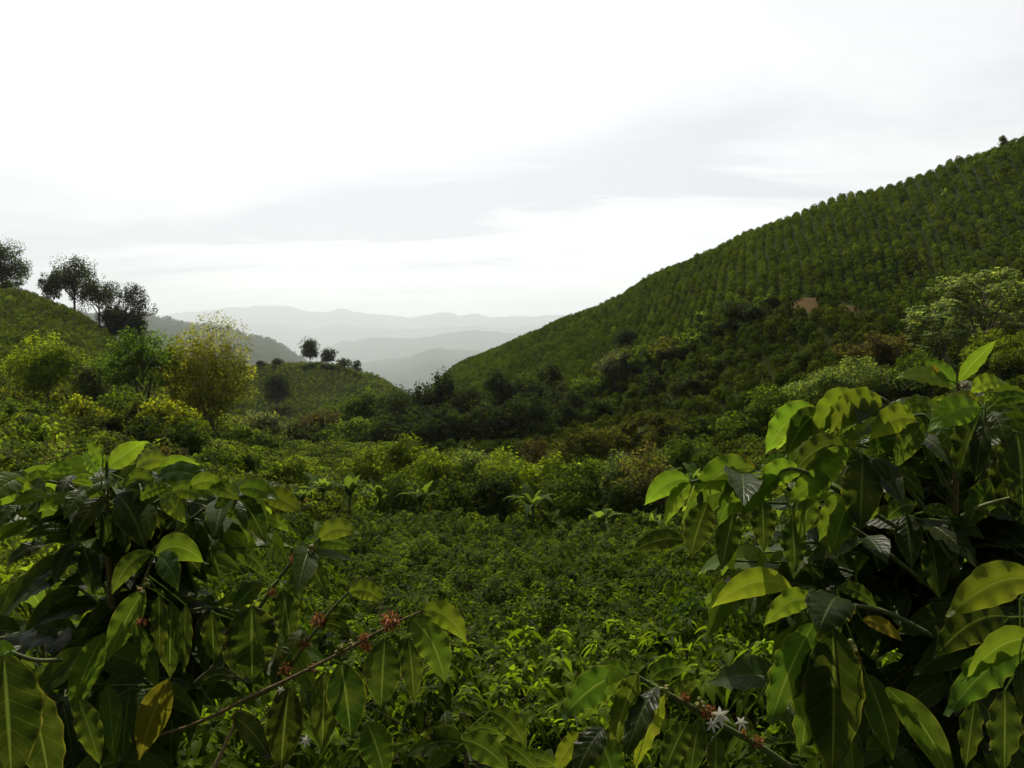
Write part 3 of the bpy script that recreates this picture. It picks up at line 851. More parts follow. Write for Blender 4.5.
for t in TREES:
    if 380 < t[1] < 570 and t[3] < 160: t = (t[0], t[1], t[2] - 7, t[3], t[4] * 1.15, t[5], t[6])
    make_plant(*t, cat='shrub' if t[0] == 'shrub' else 'tree')

SHRUBS = [
 # yellow-green bank under the left trees
 ('shrub', 62, 402, 58, 48, GRN, 'green shrub at the left end of the shrub bank under the left trees'),
 ('shrub', 87, 396, 57, 40, YEL, 'yellow-leaved shrub near the left end of the shrub bank'),
 ('shrub', 115, 389, 60, 44, GRN, 'tall green shrub between the two yellow shrubs of the bank'),
 ('shrub', 140, 400, 57, 38, OLV, 'olive shrub in the middle of the shrub bank'),
 ('shrub', 163, 397, 57, 46, YEL, 'largest yellow-leaved shrub in the right half of the bank'),
 ('shrub', 184, 408, 56, 34, YEL, 'small yellow shrub at the right end of the bank'),
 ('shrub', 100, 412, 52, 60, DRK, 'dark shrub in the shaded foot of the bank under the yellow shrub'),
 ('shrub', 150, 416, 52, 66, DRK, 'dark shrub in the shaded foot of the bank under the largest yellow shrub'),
 ('shrub', 190, 418, 52, 44, GRN, 'green shrub below the golden tree on the bank'),
 ('shrub', 14, 402, 56, 66, GRN, 'leafy green shrub at the left picture edge below the hill'),
 ('shrub', 28, 424, 46, 44, GRN, 'coffee-like green shrub left of the brown soil path'),
 ('shrub', 2, 438, 42, 44, DRK, 'dark shrub at the left picture edge above the left plant'),
 ('shrub', 84, 436, 46, 40, GRN, 'green shrub right of the brown soil path'),
 ('shrub', 120, 440, 42, 50, DRK, 'dark shrub behind the topmost leaves of the left plant'),
 ('shrub', 163, 446, 44, 70, BRN, 'greyish brown dry shrub above the left plant'),
 ('shrub', 212, 446, 50, 54, GRN, 'green shrub right of the dry brown shrub'),
 ('shrub', 250, 452, 54, 54, GRN, 'green shrub behind the right shoots of the left plant'),
 # belt behind the field
 ('shrub', 285, 462, 56, 46, LIM, 'light green shrub at the left end of the belt behind the field'),
 ('shrub', 372, 450, 66, 40, LIM, 'light green shrub in the belt below the front row of the thicket'),
 ('shrub', 402, 440, 64, 34, LIM, 'pale tufted shrub poking up in front of the thicket'),
 ('shrub', 436, 455, 56, 44, LIM, 'rounded light green shrub in the belt left of the tall banana'),
 ('shrub', 470, 452, 57, 44, PAL, 'pale shrub in the belt behind the field centre'),
 ('shrub', 505, 455, 55, 46, LIM, 'light green shrub directly behind the tall banana'),
 ('shrub', 548, 458, 56, 44, LIM, 'light green shrub right behind the tall banana crown'),
 ('shrub', 585, 463, 54, 44, GRN, 'green shrub between the tall and the small banana'),
 ('shrub', 617, 456, 54, 40, PAL, 'pale topped shrub behind the small banana'),
 ('shrub', 650, 452, 50, 50, (0.06, 0.06, 0.022), 'tall brownish shrub left of the right plant'),
 ('shrub', 490, 478, 52, 44, DRK, 'dark shrub left of the tall banana stem'),
 ('shrub', 566, 482, 50, 44, GRN, 'green shrub right of the tall banana stem'),
 ('shrub', 455, 484, 50, 38, GRN, 'low green shrub at the back edge of the field left of the dark one'),
 ('shrub', 400, 476, 52, 44, GRN, 'low green shrub at the back edge of the field beside the left bananas'),
 ('shrub', 628, 486, 48, 36, DRK, 'dark shrub between the two small bananas'),
 # bigger bushes at the hill foot
 ('shrub', 640, 414, 78, 116, OLV, 'wide rounded olive-brown bush at the foot of the right hill'),
 ('shrub', 585, 428, 80, 56, OLV, 'smaller olive bush left of the wide rounded one'),
 ('shrub', 540, 438, 78, 56, BRN, 'brownish bush in front of the right end of the thicket'),
 ('shrub', 704, 416, 76, 56, DRK, 'dark bush right of the wide rounded olive-brown bush'),
 ('shrub', 745, 410, 70, 54, GRN, 'green bush behind the orange leaf of the right plant'),
 ('shrub', 690, 440, 62, 50, GRN, 'green bush behind the tip leaves of the right plant'),
]
for t in SHRUBS:
    if t[1] > 280 and t[3] < 67: t = (t[0], t[1], t[2] - 6, t[3], t[4] * 1.2, t[5], t[6])
    make_plant(*t, cat='shrub')
BANANAS = [
 (535, 472, 46, 70, 'tall banana plant with torn pale leaves at the back edge of the field'),
 (548, 505, 45.5, 52, 'low banana plant at the foot of the tall one'),
 (606, 500, 45, 54, 'small banana plant right of the tall one at the field edge'),
 (648, 503, 44, 50, 'banana plant nearest the right plant at the field edge'),
 (672, 458, 52, 40, 'banana plant showing its leaves above the brownish shrub'),
 (694, 455, 52, 40, 'banana plant behind the tip leaves of the right plant'),
 (322, 462, 50, 46, 'banana plant with upright leaves, leftmost at the back of the field'),
 (348, 466, 49, 44, 'banana plant beside the leftmost one with dry brown lower leaves'),
 (302, 476, 46, 40, 'short banana plant just past the right shoots of the left plant'),
 (418, 472, 49, 40, 'banana plant alone left of the field centre'),
 (380, 470, 51, 36, 'banana plant between the left pair and the lone one'),
 (700, 308, 132, 20, 'far banana plant with bright leaves among the coffee rows above the shrub line'),
 (806, 272, 122, 18, 'far banana plant just above the bare soil scar'),
 (945, 190, 140, 14, 'far pale banana plant high among the coffee rows'),
]
for px, top, Y, w, lab in BANANAS: make_plant('palm', px, top, Y, w, BAN, lab, 'banana plant', 'banana plants')

# ------------------------------------------------------------------ the coffee plants at the viewpoint
LEAF = np.array([0.026, 0.050, 0.006])
FACE = np.array([0.0, -1.0, 0.75])

def hero_leaf(mb, b, t, d0, d1, wr, roll=0.0, bow=0.12, tint=(1, 1, 1), nt=20, nu=8, wave=0.05, fold=0.28):
    P0 = at(b[0], b[1], d0); P1 = at(t[0], t[1], d1)
    ax = P1 - P0; L = np.linalg.norm(ax); T0 = ax / L
    tt = np.linspace(0, 1, nt + 1); u = np.linspace(-1, 1, nu + 1)
    upv = FACE - FACE.dot(T0) * T0; upv /= max(np.linalg.norm(upv), 1e-6)
    sd = np.cross(T0, upv)
    n0 = upv * math.cos(roll) + sd * math.sin(roll)
    bend = np.array([0, 0, 1.0]); bend = bend - bend.dot(T0) * T0
    if np.linalg.norm(bend) < 0.25: bend = n0
    bend = bend / np.linalg.norm(bend)
    C = P0 + ax * tt[:, None] + bend * (L * bow * 4 * tt * (1 - tt) * (0.75 + 0.5 * (1 - tt)))[:, None]
    T = nrm(np.gradient(C, axis=0))
    S = nrm(np.cross(T, n0)); Nn = nrm(np.cross(S, T))
    wr = wr * 1.05
    hw = 0.5 * wr * L * wprof(tt)
    hw[0] = 0.02 * L
    tip = np.clip((tt - 0.86) / 0.14, 0, 1); hw = hw * (1 - 0.55 * tip)
    ph1, ph2, fr = R.uniform(0, 6.28), R.uniform(0, 6.28), R.uniform(4.0, 6.0)
    ph = np.where(u > 0, ph1, ph2)
    off = hw[:, None] * u[None, :]
    up = np.abs(off) * fold * (1 - 0.5 * tt)[:, None] - (hw[:, None] * (u[None] ** 2) * 0.22)
    up = up + wave * wr * L * (np.abs(u) ** 2.2)[None] * np.sin(2 * np.pi * fr * tt[:, None] + ph[None]) * wprof(tt)[:, None]
    up = up + 0.35 * wave * wr * L * (np.abs(u) ** 3)[None] * np.sin(2 * np.pi * fr * 2.3 * tt[:, None] + 2 * ph[None]) * wprof(tt)[:, None]
    up = up + 0.10 * wr * L * R.normal(0, 1) * (tt ** 2)[:, None] * u[None]
    V = C[:, None] + S[:, None] * off[..., None] + Nn[:, None] * up[..., None]
    c = LEAF * np.array(tint) * math.exp(R.normal(0, 0.16)) * np.array([math.exp(R.normal(0.04, 0.12)), 1, 1])
    uv = np.stack(np.broadcast_arrays(tt[:, None], u[None, :]), -1)
    mb.add(V.reshape(-1, 3), grid_faces(nt, nu), np.tile(c, (V.shape[0] * V.shape[1], 1)), uv)
    return P0, P1

TW_G = (0.10, 0.13, 0.035); TW_B = (0.16, 0.115, 0.05)
YNG = (2.5, 2.15, 1.4); MID = (1.0, 1.0, 0.95); OLD = (0.38, 0.44, 0.55); ORG = (2.5, 1.15, 0.9); YLW = (2.8, 2.0, 1.2); DRYL = (3.6, 1.4, 1.8)

def clump(mb, c, r, n, cols, size):
    """withered blossom or fruit: a knot of small petals and buds round a node"""
    d = dome_dirs(n, -0.9)
    P = np.asarray(c) + d * r * R.uniform(0.1, 0.7, n)[:, None]
    cc = np.array([cols[k] for k in R.integers(0, len(cols), n)]) * np.exp(R.normal(0, 0.25, (n, 1)))
    leaves(mb, P, d + R.normal(0, 0.4, (n, 3)), R.normal(0, 1, (n, 3)), size * R.uniform(0.6, 1.4, n), size * 0.4, 0.2, cc, nt=3, nu=2, fold=0.6)

def beads(mb, c, r, n, cols, size):
    for k in range(n):
        d = dome_dirs(1, -0.8)[0]; p = np.asarray(c) + d * r * R.uniform(0.3, 1)
        s = size * R.uniform(0.7, 1.2); col = np.array(cols[R.integers(0, len(cols))])
        th = np.linspace(0, np.pi, 6)
        pts = p + np.outer(-np.cos(th) * s, d)
        tube(mb, pts, np.sin(th) * s * 0.8 + 1e-4, col, 6)

def flower(mb, c, size, face=(0, -1, 0.4)):
    f = nrm(np.array(face, float)); a = nrm(np.cross(f, [0, 0, 1.0])); b = np.cross(f, a)
    P, D, Nn = [], [], []
    off = R.uniform(0, 1); size = size * 0.88
    for k in range(6):
        th = k * 1.047 + off
        d = a * math.cos(th) + b * math.sin(th)
        P.append(c); D.append(d + 0.35 * f); Nn.append(f)
    leaves(mb, P, D, Nn, size, size * 0.34, 0.2, (0.70, 0.69, 0.62), nt=4, nu=2, fold=0.3)
    leaves(mb, [c] * 4, [f + R.normal(0, 0.3, 3) for _ in range(4)], [a] * 4, size * 0.6, size * 0.12, 0, (0.75, 0.7, 0.5), nt=2, nu=2)

RIPE = [(0.32, 0.03, 0.015), (0.22, 0.02, 0.012), (0.30, 0.12, 0.02), (0.12, 0.14, 0.03)]
for root in NEAR_ROOTS[:6]:
    for j in range(7):
        a = R.uniform(3.4, 6.0); q = R.uniform(0.45, 0.75); hz = R.uniform(0.7, 1.35)
        c = np.array([math.cos(a) * q, math.sin(a) * q, hz])
        k = MB(); beads(k, c, 0.035, 10, RIPE, 0.010)
        o = k.build('berry_cluster', M_BLOOM, root)
        o.rotation_euler = (0, 0, -root.rotation_euler.z)
class Coffee:
    def __init__(s, label, base, wave=0.06):
        s.wave = wave
        s.root = empty('coffee_plant', base); s.base = np.array(base, float)
        tag(s.root, label, 'coffee plant', 'large coffee plants around the viewpoint')
    def stem(s, pts, r0=0.014, r1=0.004):
        mb = MB(); tube(mb, smooth_path(pts, 14), np.linspace(r0, r1, 14), TW_B, 8)
        mb.build('stem', M_TWIG, s.root, s.base)
    def branch(s, path, hero, r=0.0035, col=TW_G, auto=0, atint=None, arch=0, knots=(), fruit=(), blooms=(), alen=0.15, col2=None):
        """path: (px, py, Y) points; hero: leaves placed one by one; auto: further opposite pairs along the branch"""
        bm = MB()
        pts = smooth_path([at(*p) for p in path], 16)
        tube(bm, pts, np.linspace(r * 1.5, r * 0.75, 16), col, 7)
        b = bm.build('branch', M_TWIG, s.root, s.base)
        fm = MB()
        for hl in hero:
            hb, ht, d0, d1, wr = hl[:5]
            roll = hl[5] if len(hl) > 5 else 0.0
            bow = hl[6] if len(hl) > 6 else 0.12
            tint = hl[7] if len(hl) > 7 else MID
            P0, P1 = hero_leaf(fm, hb, ht, d0, d1, wr, roll + R.normal(0, 0.08), bow, tint, wave=s.wave * R.uniform(0.5, 1.4))
            # short stalk from the nearest point of the branch
            q = pts[np.argmin(np.linalg.norm(pts - P0, axis=1))]
            if 1e-3 < np.linalg.norm(q - P0) < 0.12:
                tube(fm, [q, (q + P0) / 2 + [0, 0, 0.002], P0], [0.0016, 0.0014, 0.0012], LEAF * 2.2, 5)
        if auto:
            tg = nrm(np.gradient(pts, axis=0))
            P, D, Nn, L, C = [], [], [], [], []
            for k in range(auto):
                i = int(round((k + 0.6) / auto * 15)); i = min(i, 15)
                side = nrm(np.cross(tg[i], [0, 0, 1.0]))
                for sg in (-1, 1):
                    d = tg[i] * R.uniform(0.3, 0.6) + sg * side * R.uniform(0.6, 1) + np.array([0, 0, R.uniform(-0.5, 0.25) + 0.35 * arch])
                    P.append(pts[i]); D.append(d); Nn.append(np.array([0, -0.8 - 0.3 * arch, 0.75]) + R.normal(0, 0.2, 3))
                    L.append(alen * R.uniform(0.7, 1.1)); C.append(LEAF * np.array(atint[0] if atint and i > 9 else MID if i > 11 or atint else OLD) * math.exp(R.normal(0, 0.15)))
            L = np.array(L)
            leaves(fm, P, D, Nn, L, L * R.uniform(0.44, 0.54, len(L)), R.uniform(0.2, 0.55, len(L)), np.array(C), nt=10, nu=6, fold=0.25, wave=s.wave)
        if fm.n: fm.build('foliage', M_LEAF, b, s.base)
        for (x, y, d, rr) in knots:
            k = MB(); clump(k, at(x, y, d), rr, 130, [(0.40, 0.12, 0.03), (0.28, 0.09, 0.03), (0.45, 0.20, 0.06), (0.12, 0.06, 0.03), (0.10, 0.08, 0.03)], rr * 0.42)
            k.build('withered_blossom', M_BLOOM, b, s.base)
        for (x, y, d, rr, cc) in fruit:
            k = MB(); beads(k, at(x, y, d), rr, 9, cc, 0.005)
            k.build('berry_cluster', M_BLOOM, b, s.base)
        for (x, y, d, sz) in blooms:
            k = MB()
            flower(k, at(x, y, d), sz); k.build('flower', M_BLOOM, b, s.base)
        return b
    def crown(s, ends, stem_px, alen=0.13):
        for (px, py, d) in ends:
            sx, sy, sdp = stem_px(py)
            d = d + 0.16
            s.branch([(sx, sy + 20, sdp), ((px + sx) / 2, (py + sy) / 2 - 4, (d + sdp) / 2), (px, py, d)], [], r=0.003, auto=6, atint=[YNG], arch=1, alen=alen)
    def fill(s, n, pxr, pyr, dr, stem_px, alen=0.15, rng=None):
        """inner laterals of the plant that close its body behind the nearer leaves"""
        for k in range(n):
            px = R.uniform(*pxr); py = R.uniform(*pyr); d = R.uniform(*dr)
            sx, sy, sdp = stem_px(py)
            e = (px, py, d); m = ((px + sx) / 2, min(py, sy) - R.uniform(0, 18), (d + sdp) / 2)
            s.branch([(sx, sy, sdp), m, e], [], r=0.003, auto=int(R.integers(4, 7)), alen=alen)

def gz(px, py, Y):
    p = at(px, py, Y); return (p[0], p[1], float(ground(p[0], p[1])))

# --- left plant
lp = Coffee('big coffee plant with a rounded leafy top and fruiting side branches at lower left', gz(108, 600, 2.05))
lp.stem([lp.base - [0, 0, 0.1], at(112, 640, 2.05), at(108, 540, 2.05), at(107, 462, 2.0)])
lp.branch([(108, 520, 2.04), (107, 490, 2.02), (106, 466, 2.0)], [
  ((108, 467), (145, 441), 2.0, 1.98, 0.42, 0.5, 0.02, YNG), ((104, 468), (86, 441), 2.0, 2.02, 0.42, -0.5, 0.05, YNG), ((98, 472), (82, 452), 2.0, 2.05, 0.5, -0.4, 0.05, YNG),
  ((104, 472), (102, 449), 1.98, 1.9, 0.35, 0.1, 0.05, MID), ((110, 481), (79, 499), 1.98, 1.88, 0.42, -0.2, 0.12, MID), ((106, 497), (71, 544), 1.95, 1.85, 0.34, -0.2, 0.1, OLD),
  ((117, 495), (146, 550), 1.95, 1.86, 0.44, 0.2, 0.1, OLD), ((125, 490), (161, 510), 1.96, 1.9, 0.42, 0.2, 0.14, MID), ((127, 481), (156, 482), 1.98, 1.95, 0.5, 0.4, 0.12, YNG),
  ((122, 488), (130, 478), 1.95, 1.92, 0.5, 0, 0.1, YLW), ((102, 512), (109, 552), 1.98, 1.95, 0.44, 0, 0.05, OLD), ((120, 510), (126, 553), 1.99, 1.96, 0.44, 0.2, 0.05, OLD)])
lp.branch([(110, 505, 2.05), (140, 480, 2.05), (172, 468, 2.0)], [
  ((136, 468), (170, 462), 2.05, 2.0, 0.42, 0.3, 0.12, YNG), ((157, 477), (199, 464), 2.0, 1.97, 0.38, 0.3, 0.13, YNG), ((156, 479), (214, 484), 1.98, 1.92, 0.32, 0.1, 0.13, MID),
  ((150, 485), (183, 493), 1.99, 1.95, 0.45, 0.1, 0.1, YNG), ((170, 500), (186, 514), 1.98, 1.9, 0.4, 0.2, 0.1, MID), ((150, 500), (160, 530), 2.0, 1.96, 0.4, 0.3, 0.1, OLD)], auto=2)
lp.branch([(112, 590, 2.0), (160, 545, 1.98), (210, 505, 1.93), (240, 490, 1.9)], [
  ((238, 490), (208, 491), 1.9, 1.9, 0.42, 0.2, 0.14, YNG), ((239, 489), (277, 500), 1.9, 1.86, 0.4, 0.3, 0.13, YNG), ((262, 494), (302, 514), 1.9, 1.86, 0.42, 0.3, 0.10, YNG),
  ((238, 498), (266, 543), 1.88, 1.82, 0.42, 0.35, 0.08, OLD), ((242, 488), (263, 482), 1.92, 1.95, 0.4, 0.3, 0.2, MID), ((232, 500), (247, 532), 1.86, 1.8, 0.26, -0.4, 0.12, MID),
  ((266, 518), (289, 532), 1.92, 1.9, 0.42, 0.3, 0.12, YNG), ((238, 491), (213, 515), 1.88, 1.84, 0.36, -0.3, 0.12, MID), ((224, 508), (204, 523), 1.92, 1.9, 0.45, -0.3, 0.1, YNG),
  ((220, 512), (250, 520), 1.95, 1.95, 0.42, 0.1, 0.1, MID), ((200, 520), (178, 540), 1.95, 1.92, 0.42, 0.1, 0.1, MID), ((244, 555), (268, 580), 1.9, 1.86, 0.45, 0.4, 0.15, OLD),
  ((205, 515), (222, 545), 1.95, 1.9, 0.42, 0, 0.1, OLD)], auto=3)
lp.branch([(110, 520, 2.05), (75, 490, 2.0), (40, 480, 1.95), (18, 484, 1.9)], [
  ((75, 471), (43, 474), 2.0, 1.96, 0.42, -0.3, 0.14, YNG), ((53, 478), (16, 490), 1.95, 1.9, 0.46, -0.3, 0.16, YNG), ((24, 478), (-14, 504), 1.85, 1.75, 0.55, -0.4, 0.12, YNG),
  ((56, 494), (26, 494), 1.95, 1.92, 0.42, -0.2, 0.1, YNG), ((74, 475), (57, 508), 1.95, 1.86, 0.36, -0.1, 0.12, OLD), ((66, 530), (22, 540), 1.92, 1.86, 0.36, 0, 0.14, OLD), ((20, 513), (-20, 520), 1.85, 1.8, 0.4, 0, 0.14, OLD),
  ((40, 500), (5, 520), 1.92, 1.88, 0.45, 0, 0.14, MID), ((72, 543), (54, 587), 1.9, 1.82, 0.38, 0, 0.1, OLD), ((84, 548), (96, 597), 1.9, 1.84, 0.4, 0.1, 0.06, OLD), ((45, 545), (6, 566), 1.9, 1.84, 0.42, 0, 0.14, OLD)], auto=2)
lp.branch([(118, 620, 1.95), (140, 590, 1.8), (154, 556, 1.72)], [
  ((152, 552), (112, 594), 1.72, 1.66, 0.36, -0.4, 0.16, MID), ((156, 555), (207, 564), 1.72, 1.68, 0.44, 0.35, 0.2, YNG), ((158, 557), (179, 592), 1.7, 1.62, 0.42, 0.2, 0.14, MID),
  ((144, 590), (107, 661), 1.75, 1.7, 0.36, -0.5, 0.03, MID), ((135, 624), (158, 692), 1.7, 1.66, 0.3, 0.5, 0.03, MID), ((105, 634), (72, 714), 1.75, 1.7, 0.34, -0.7, 0.05, MID),
  ((159, 595), (160, 664), 1.74, 1.7, 0.36, 0.4, 0.02, OLD), ((186, 605), (184, 673), 1.74, 1.7, 0.34, 0.5, 0.02, OLD), ((172, 603), (170, 680), 1.78, 1.75, 0.42, 0, 0.02, OLD)],
  fruit=[(146, 583, 1.7, 0.012, [(0.2, 0.24, 0.08), (0.25, 0.22, 0.06)]), (141, 592, 1.7, 0.012, [(0.2, 0.24, 0.08), (0.3, 0.2, 0.06)])], knots=[(141, 622, 1.7, 0.013)])
lp.branch([(125, 690, 1.9), (150, 690, 1.75), (168, 680, 1.65)], [
  ((169, 680), (139, 760), 1.62, 1.6, 0.36, -0.4, 0.03, ORG), ((108, 685), (114, 760), 1.65, 1.6, 0.3, -0.5, 0.03, MID), ((78, 700), (101, 768), 1.5, 1.45, 0.36, 0.2, 0.04, MID), ((130, 690), (122, 762), 1.7, 1.66, 0.36, 0, 0.03, OLD)])
lp.branch([(60, 660, 1.8), (35, 660, 1.4), (10, 652, 1.05)], [
  ((4, 655), (12, 788), 1.02, 0.98, 0.52, -0.1, 0.03, (0.28, 0.32, 0.4)), ((27, 684), (52, 800), 1.06, 1.02, 0.42, 0.4, 0.06, OLD), ((16, 655), (-30, 668), 1.1, 1.1, 0.5, 0, 0.16, YNG)])
lp.branch([(150, 720, 1.9), (225, 655, 1.85), (285, 570, 1.8), (306, 552, 1.78), (320, 538, 1.76)], [
  ((320, 540), (359, 533), 1.76, 1.74, 0.48, 0.3, 0.2, YNG), ((319, 538), (315, 520), 1.77, 1.8, 0.4, 0, 0.1, YNG), ((316, 543), (356, 549), 1.8, 1.8, 0.4, 0.2, 0.12, MID),
  ((305, 560), (328, 600), 1.78, 1.74, 0.46, 0.3, 0.08, OLD), ((296, 566), (300, 606), 1.78, 1.74, 0.44, 0, 0.06, OLD), ((282, 590), (291, 645), 1.76, 1.72, 0.44, 0.1, 0.04, OLD),
  ((252, 606), (252, 682), 1.7, 1.66, 0.72, 0, 0.03, OLD), ((234, 630), (243, 680), 1.74, 1.7, 0.6, 0, 0.03, OLD), ((212, 612), (214, 664), 1.78, 1.75, 0.5, 0.2, 0.03, OLD), ((262, 585), (232, 612), 1.8, 1.76, 0.5, -0.2, 0.1, OLD)],
  knots=[(296, 558, 1.76, 0.016), (272, 592, 1.78, 0.012)], fruit=[(310, 549, 1.76, 0.01, [(0.5, 0.45, 0.3), (0.3, 0.3, 0.1)])], auto=2)
lp.branch([(235, 705, 1.72), (276, 685, 1.68), (305, 645, 1.64), (330, 612, 1.62), (349, 592, 1.6)], [
  ((349, 593), (384, 603), 1.6, 1.58, 0.5, 0.3, 0.2, YNG), ((322, 618), (356, 620), 1.64, 1.64, 0.45, 0.2, 0.16, OLD), ((300, 630), (292, 656), 1.66, 1.62, 0.6, 0, 0.1, MID), ((290, 652), (272, 690), 1.66, 1.62, 0.5, -0.2, 0.05, OLD),
  ((320, 625), (352, 640), 1.62, 1.62, 0.4, 0.2, 0.2, OLD), ((276, 691), (292, 684), 1.64, 1.62, 0.5, 0.6, 0.2, PALE) if False else ((277, 692), (290, 683), 1.64, 1.6, 0.5, 0.3, 0.2, OLD)],
  knots=[(318, 620, 1.62, 0.018), (305, 644, 1.63, 0.015), (285, 669, 1.64, 0.018)])
lp.branch([(95, 752, 1.98), (190, 726, 1.76), (250, 697, 1.62), (295, 676, 1.56), (340, 653, 1.52), (378, 632, 1.5), (404, 619, 1.48), (424, 610, 1.47)], [
  ((421, 611), (467, 643), 1.47, 1.44, 0.42, 0.3, 0.2, YNG), ((410, 618), (445, 683), 1.47, 1.43, 0.46, 0.3, 0.14, MID), ((408, 638), (414, 703), 1.48, 1.45, 0.36, -0.3, 0.06, OLD), ((425, 610), (427, 592), 1.47, 1.5, 0.25, 0.2, 0.05, YNG),
  ((385, 640), (381, 710), 1.5, 1.46, 0.56, 0, 0.04, OLD), ((341, 663), (351, 740), 1.53, 1.5, 0.52, 0, 0.03, OLD), ((325, 672), (322, 752), 1.55, 1.52, 0.42, -0.2, 0.03, OLD), ((289, 688), (281, 772), 1.56, 1.52, 0.46, 0, 0.03, OLD),
  ((301, 685), (311, 720), 1.56, 1.5, 0.42, 0.6, 0.1, OLD), ((232, 717), (270, 758), 1.62, 1.55, 0.36, 0.5, 0.1, OLD), ((200, 686), (243, 679), 1.7, 1.7, 0.3, 0.2, 0.2, OLD), ((367, 722), (386, 780), 1.55, 1.5, 0.6, 0.2, 0.05, MID)],
  r=0.0028, col=TW_B, knots=[(390, 621, 1.47, 0.024), (364, 637, 1.5, 0.012), (366, 646, 1.5, 0.012), (312, 668, 1.55, 0.012)],
  fruit=[(340, 650, 1.52, 0.012, [(0.28, 0.24, 0.08), (0.2, 0.22, 0.06)]), (352, 645, 1.52, 0.01, [(0.28, 0.24, 0.08)])], blooms=[(306, 740, 1.5, 0.016), (281, 690, 1.6, 0.012)])
lp.branch([(214, 768, 1.6), (232, 730, 1.62), (242, 706, 1.63)], [], r=0.003, col=(0.3, 0.22, 0.12), knots=[(236, 716, 1.62, 0.01)])
stem_l = lambda py: (112 + (py - 600) * 0.04, min(py + 25, 760), 2.1)
lp.branch([(110, 530, 2.0), (60, 498, 1.92), (15, 492, 1.84)], [
  ((30, 492), (-6, 486), 1.84, 1.8, 0.46, -0.4, 0.16, YNG), ((48, 496), (12, 506), 1.86, 1.8, 0.42, -0.5, 0.14, YNG), ((70, 498), (38, 512), 1.88, 1.82, 0.42, -0.4, 0.14, YNG),
  ((85, 490), (64, 520), 1.88, 1.8, 0.4, -0.4, 0.1, MID), ((20, 505), (-8, 535), 1.82, 1.76, 0.46, -0.3, 0.1, MID), ((92, 486), (70, 482), 1.9, 1.88, 0.45, -0.3, 0.18, YNG)])
lp.branch([(115, 530, 2.0), (160, 500, 1.9), (205, 486, 1.86)], [
  ((172, 492), (206, 500), 1.88, 1.84, 0.42, 0.4, 0.14, YNG), ((160, 497), (186, 524), 1.88, 1.82, 0.4, 0.4, 0.1, YNG), ((190, 488), (226, 486), 1.86, 1.84, 0.42, 0.4, 0.16, YNG), ((148, 505), (150, 540), 1.9, 1.84, 0.42, 0.2, 0.08, MID),
  ((205, 486), (240, 500), 1.86, 1.82, 0.4, 0.4, 0.12, MID), ((140, 500), (172, 486), 1.9, 1.9, 0.42, 0.3, 0.14, YNG)])
lp.crown([(15, 485, 2.0), (45, 478, 2.1), (82, 466, 2.15), (135, 468, 2.15), (165, 476, 2.1), (205, 492, 2.1), (262, 505, 2.0), (30, 512, 1.95), (185, 500, 2.0), (235, 520, 2.0), (140, 505, 2.0), (60, 500, 1.95), (280, 545, 2.0), (-10, 500, 1.8)], stem_l)
lp.fill(22, (-20, 240), (505, 640), (2.0, 2.5), stem_l)
lp.fill(12, (-30, 200), (640, 770), (1.75, 2.3), stem_l)
lp.fill(6, (200, 310), (610, 700), (1.9, 2.2), stem_l)

# --- right plant
rp = Coffee('big coffee plant with broad wavy leaves reaching the horizon at lower right', gz(950, 600, 1.75), 0.085)
rp.stem([rp.base - [0, 0, 0.1], at(950, 650, 1.75), at(955, 500, 1.74), at(958, 384, 1.7)])
rp.branch([(956, 470, 1.72), (957, 420, 1.71), (958, 384, 1.7)], [
  ((959, 381), (998, 339), 1.7, 1.68, 0.34, 0.6, 0.03, YNG), ((954, 385), (921, 359), 1.7, 1.72, 0.42, -0.4, 0.1, MID), ((952, 388), (896, 378), 1.7, 1.66, 0.32, -0.1, 0.12, YNG),
  ((972, 392), (1008, 383), 1.7, 1.72, 0.42, 0.3, 0.14, YNG), ((956, 384), (945, 352), 1.72, 1.78, 0.36, 0.2, 0.04, OLD), ((936, 377), (934, 364), 1.7, 1.7, 0.5, 0, 0.05, ORG),
  ((936, 410), (899, 412), 1.72, 1.7, 0.4, -0.2, 0.2, MID), ((946, 446), (899, 446), 1.72, 1.68, 0.4, -0.1, 0.16, OLD), ((950, 430), (975, 470), 1.7, 1.65, 0.42, 0.2, 0.1, OLD), ((958, 420), (925, 460), 1.75, 1.72, 0.42, 0, 0.12, OLD)],
  fruit=[(966, 386, 1.68, 0.008, [(0.5, 0.42, 0.3)])])
rp.branch([(970, 520, 1.7), (988, 450, 1.6), (984, 408, 1.55)], [
  ((980, 408), (930, 431), 1.55, 1.5, 0.44, -0.35, 0.12, YNG), ((991, 412), (1007, 446), 1.54, 1.48, 0.46, 0.4, 0.1, MID), ((978, 401), (948, 399), 1.57, 1.58, 0.4, -0.1, 0.18, YLW),
  ((980, 416), (958, 478), 1.54, 1.48, 0.44, -0.3, 0.06, OLD), ((993, 405), (1034, 400), 1.56, 1.54, 0.4, 0.2, 0.16, MID), ((984, 425), (975, 480), 1.52, 1.47, 0.3, 0.5, 0.05, OLD), ((1017, 432), (1023, 512), 1.5, 1.45, 0.62, 0, 0.04, OLD),
  ((985, 402), (994, 388), 1.56, 1.58, 0.4, 0.2, 0.1, YNG), ((1000, 450), (1010, 520), 1.55, 1.5, 0.4, 0.2, 0.04, OLD), ((996, 480), (965, 530), 1.55, 1.5, 0.4, -0.2, 0.04, OLD)])
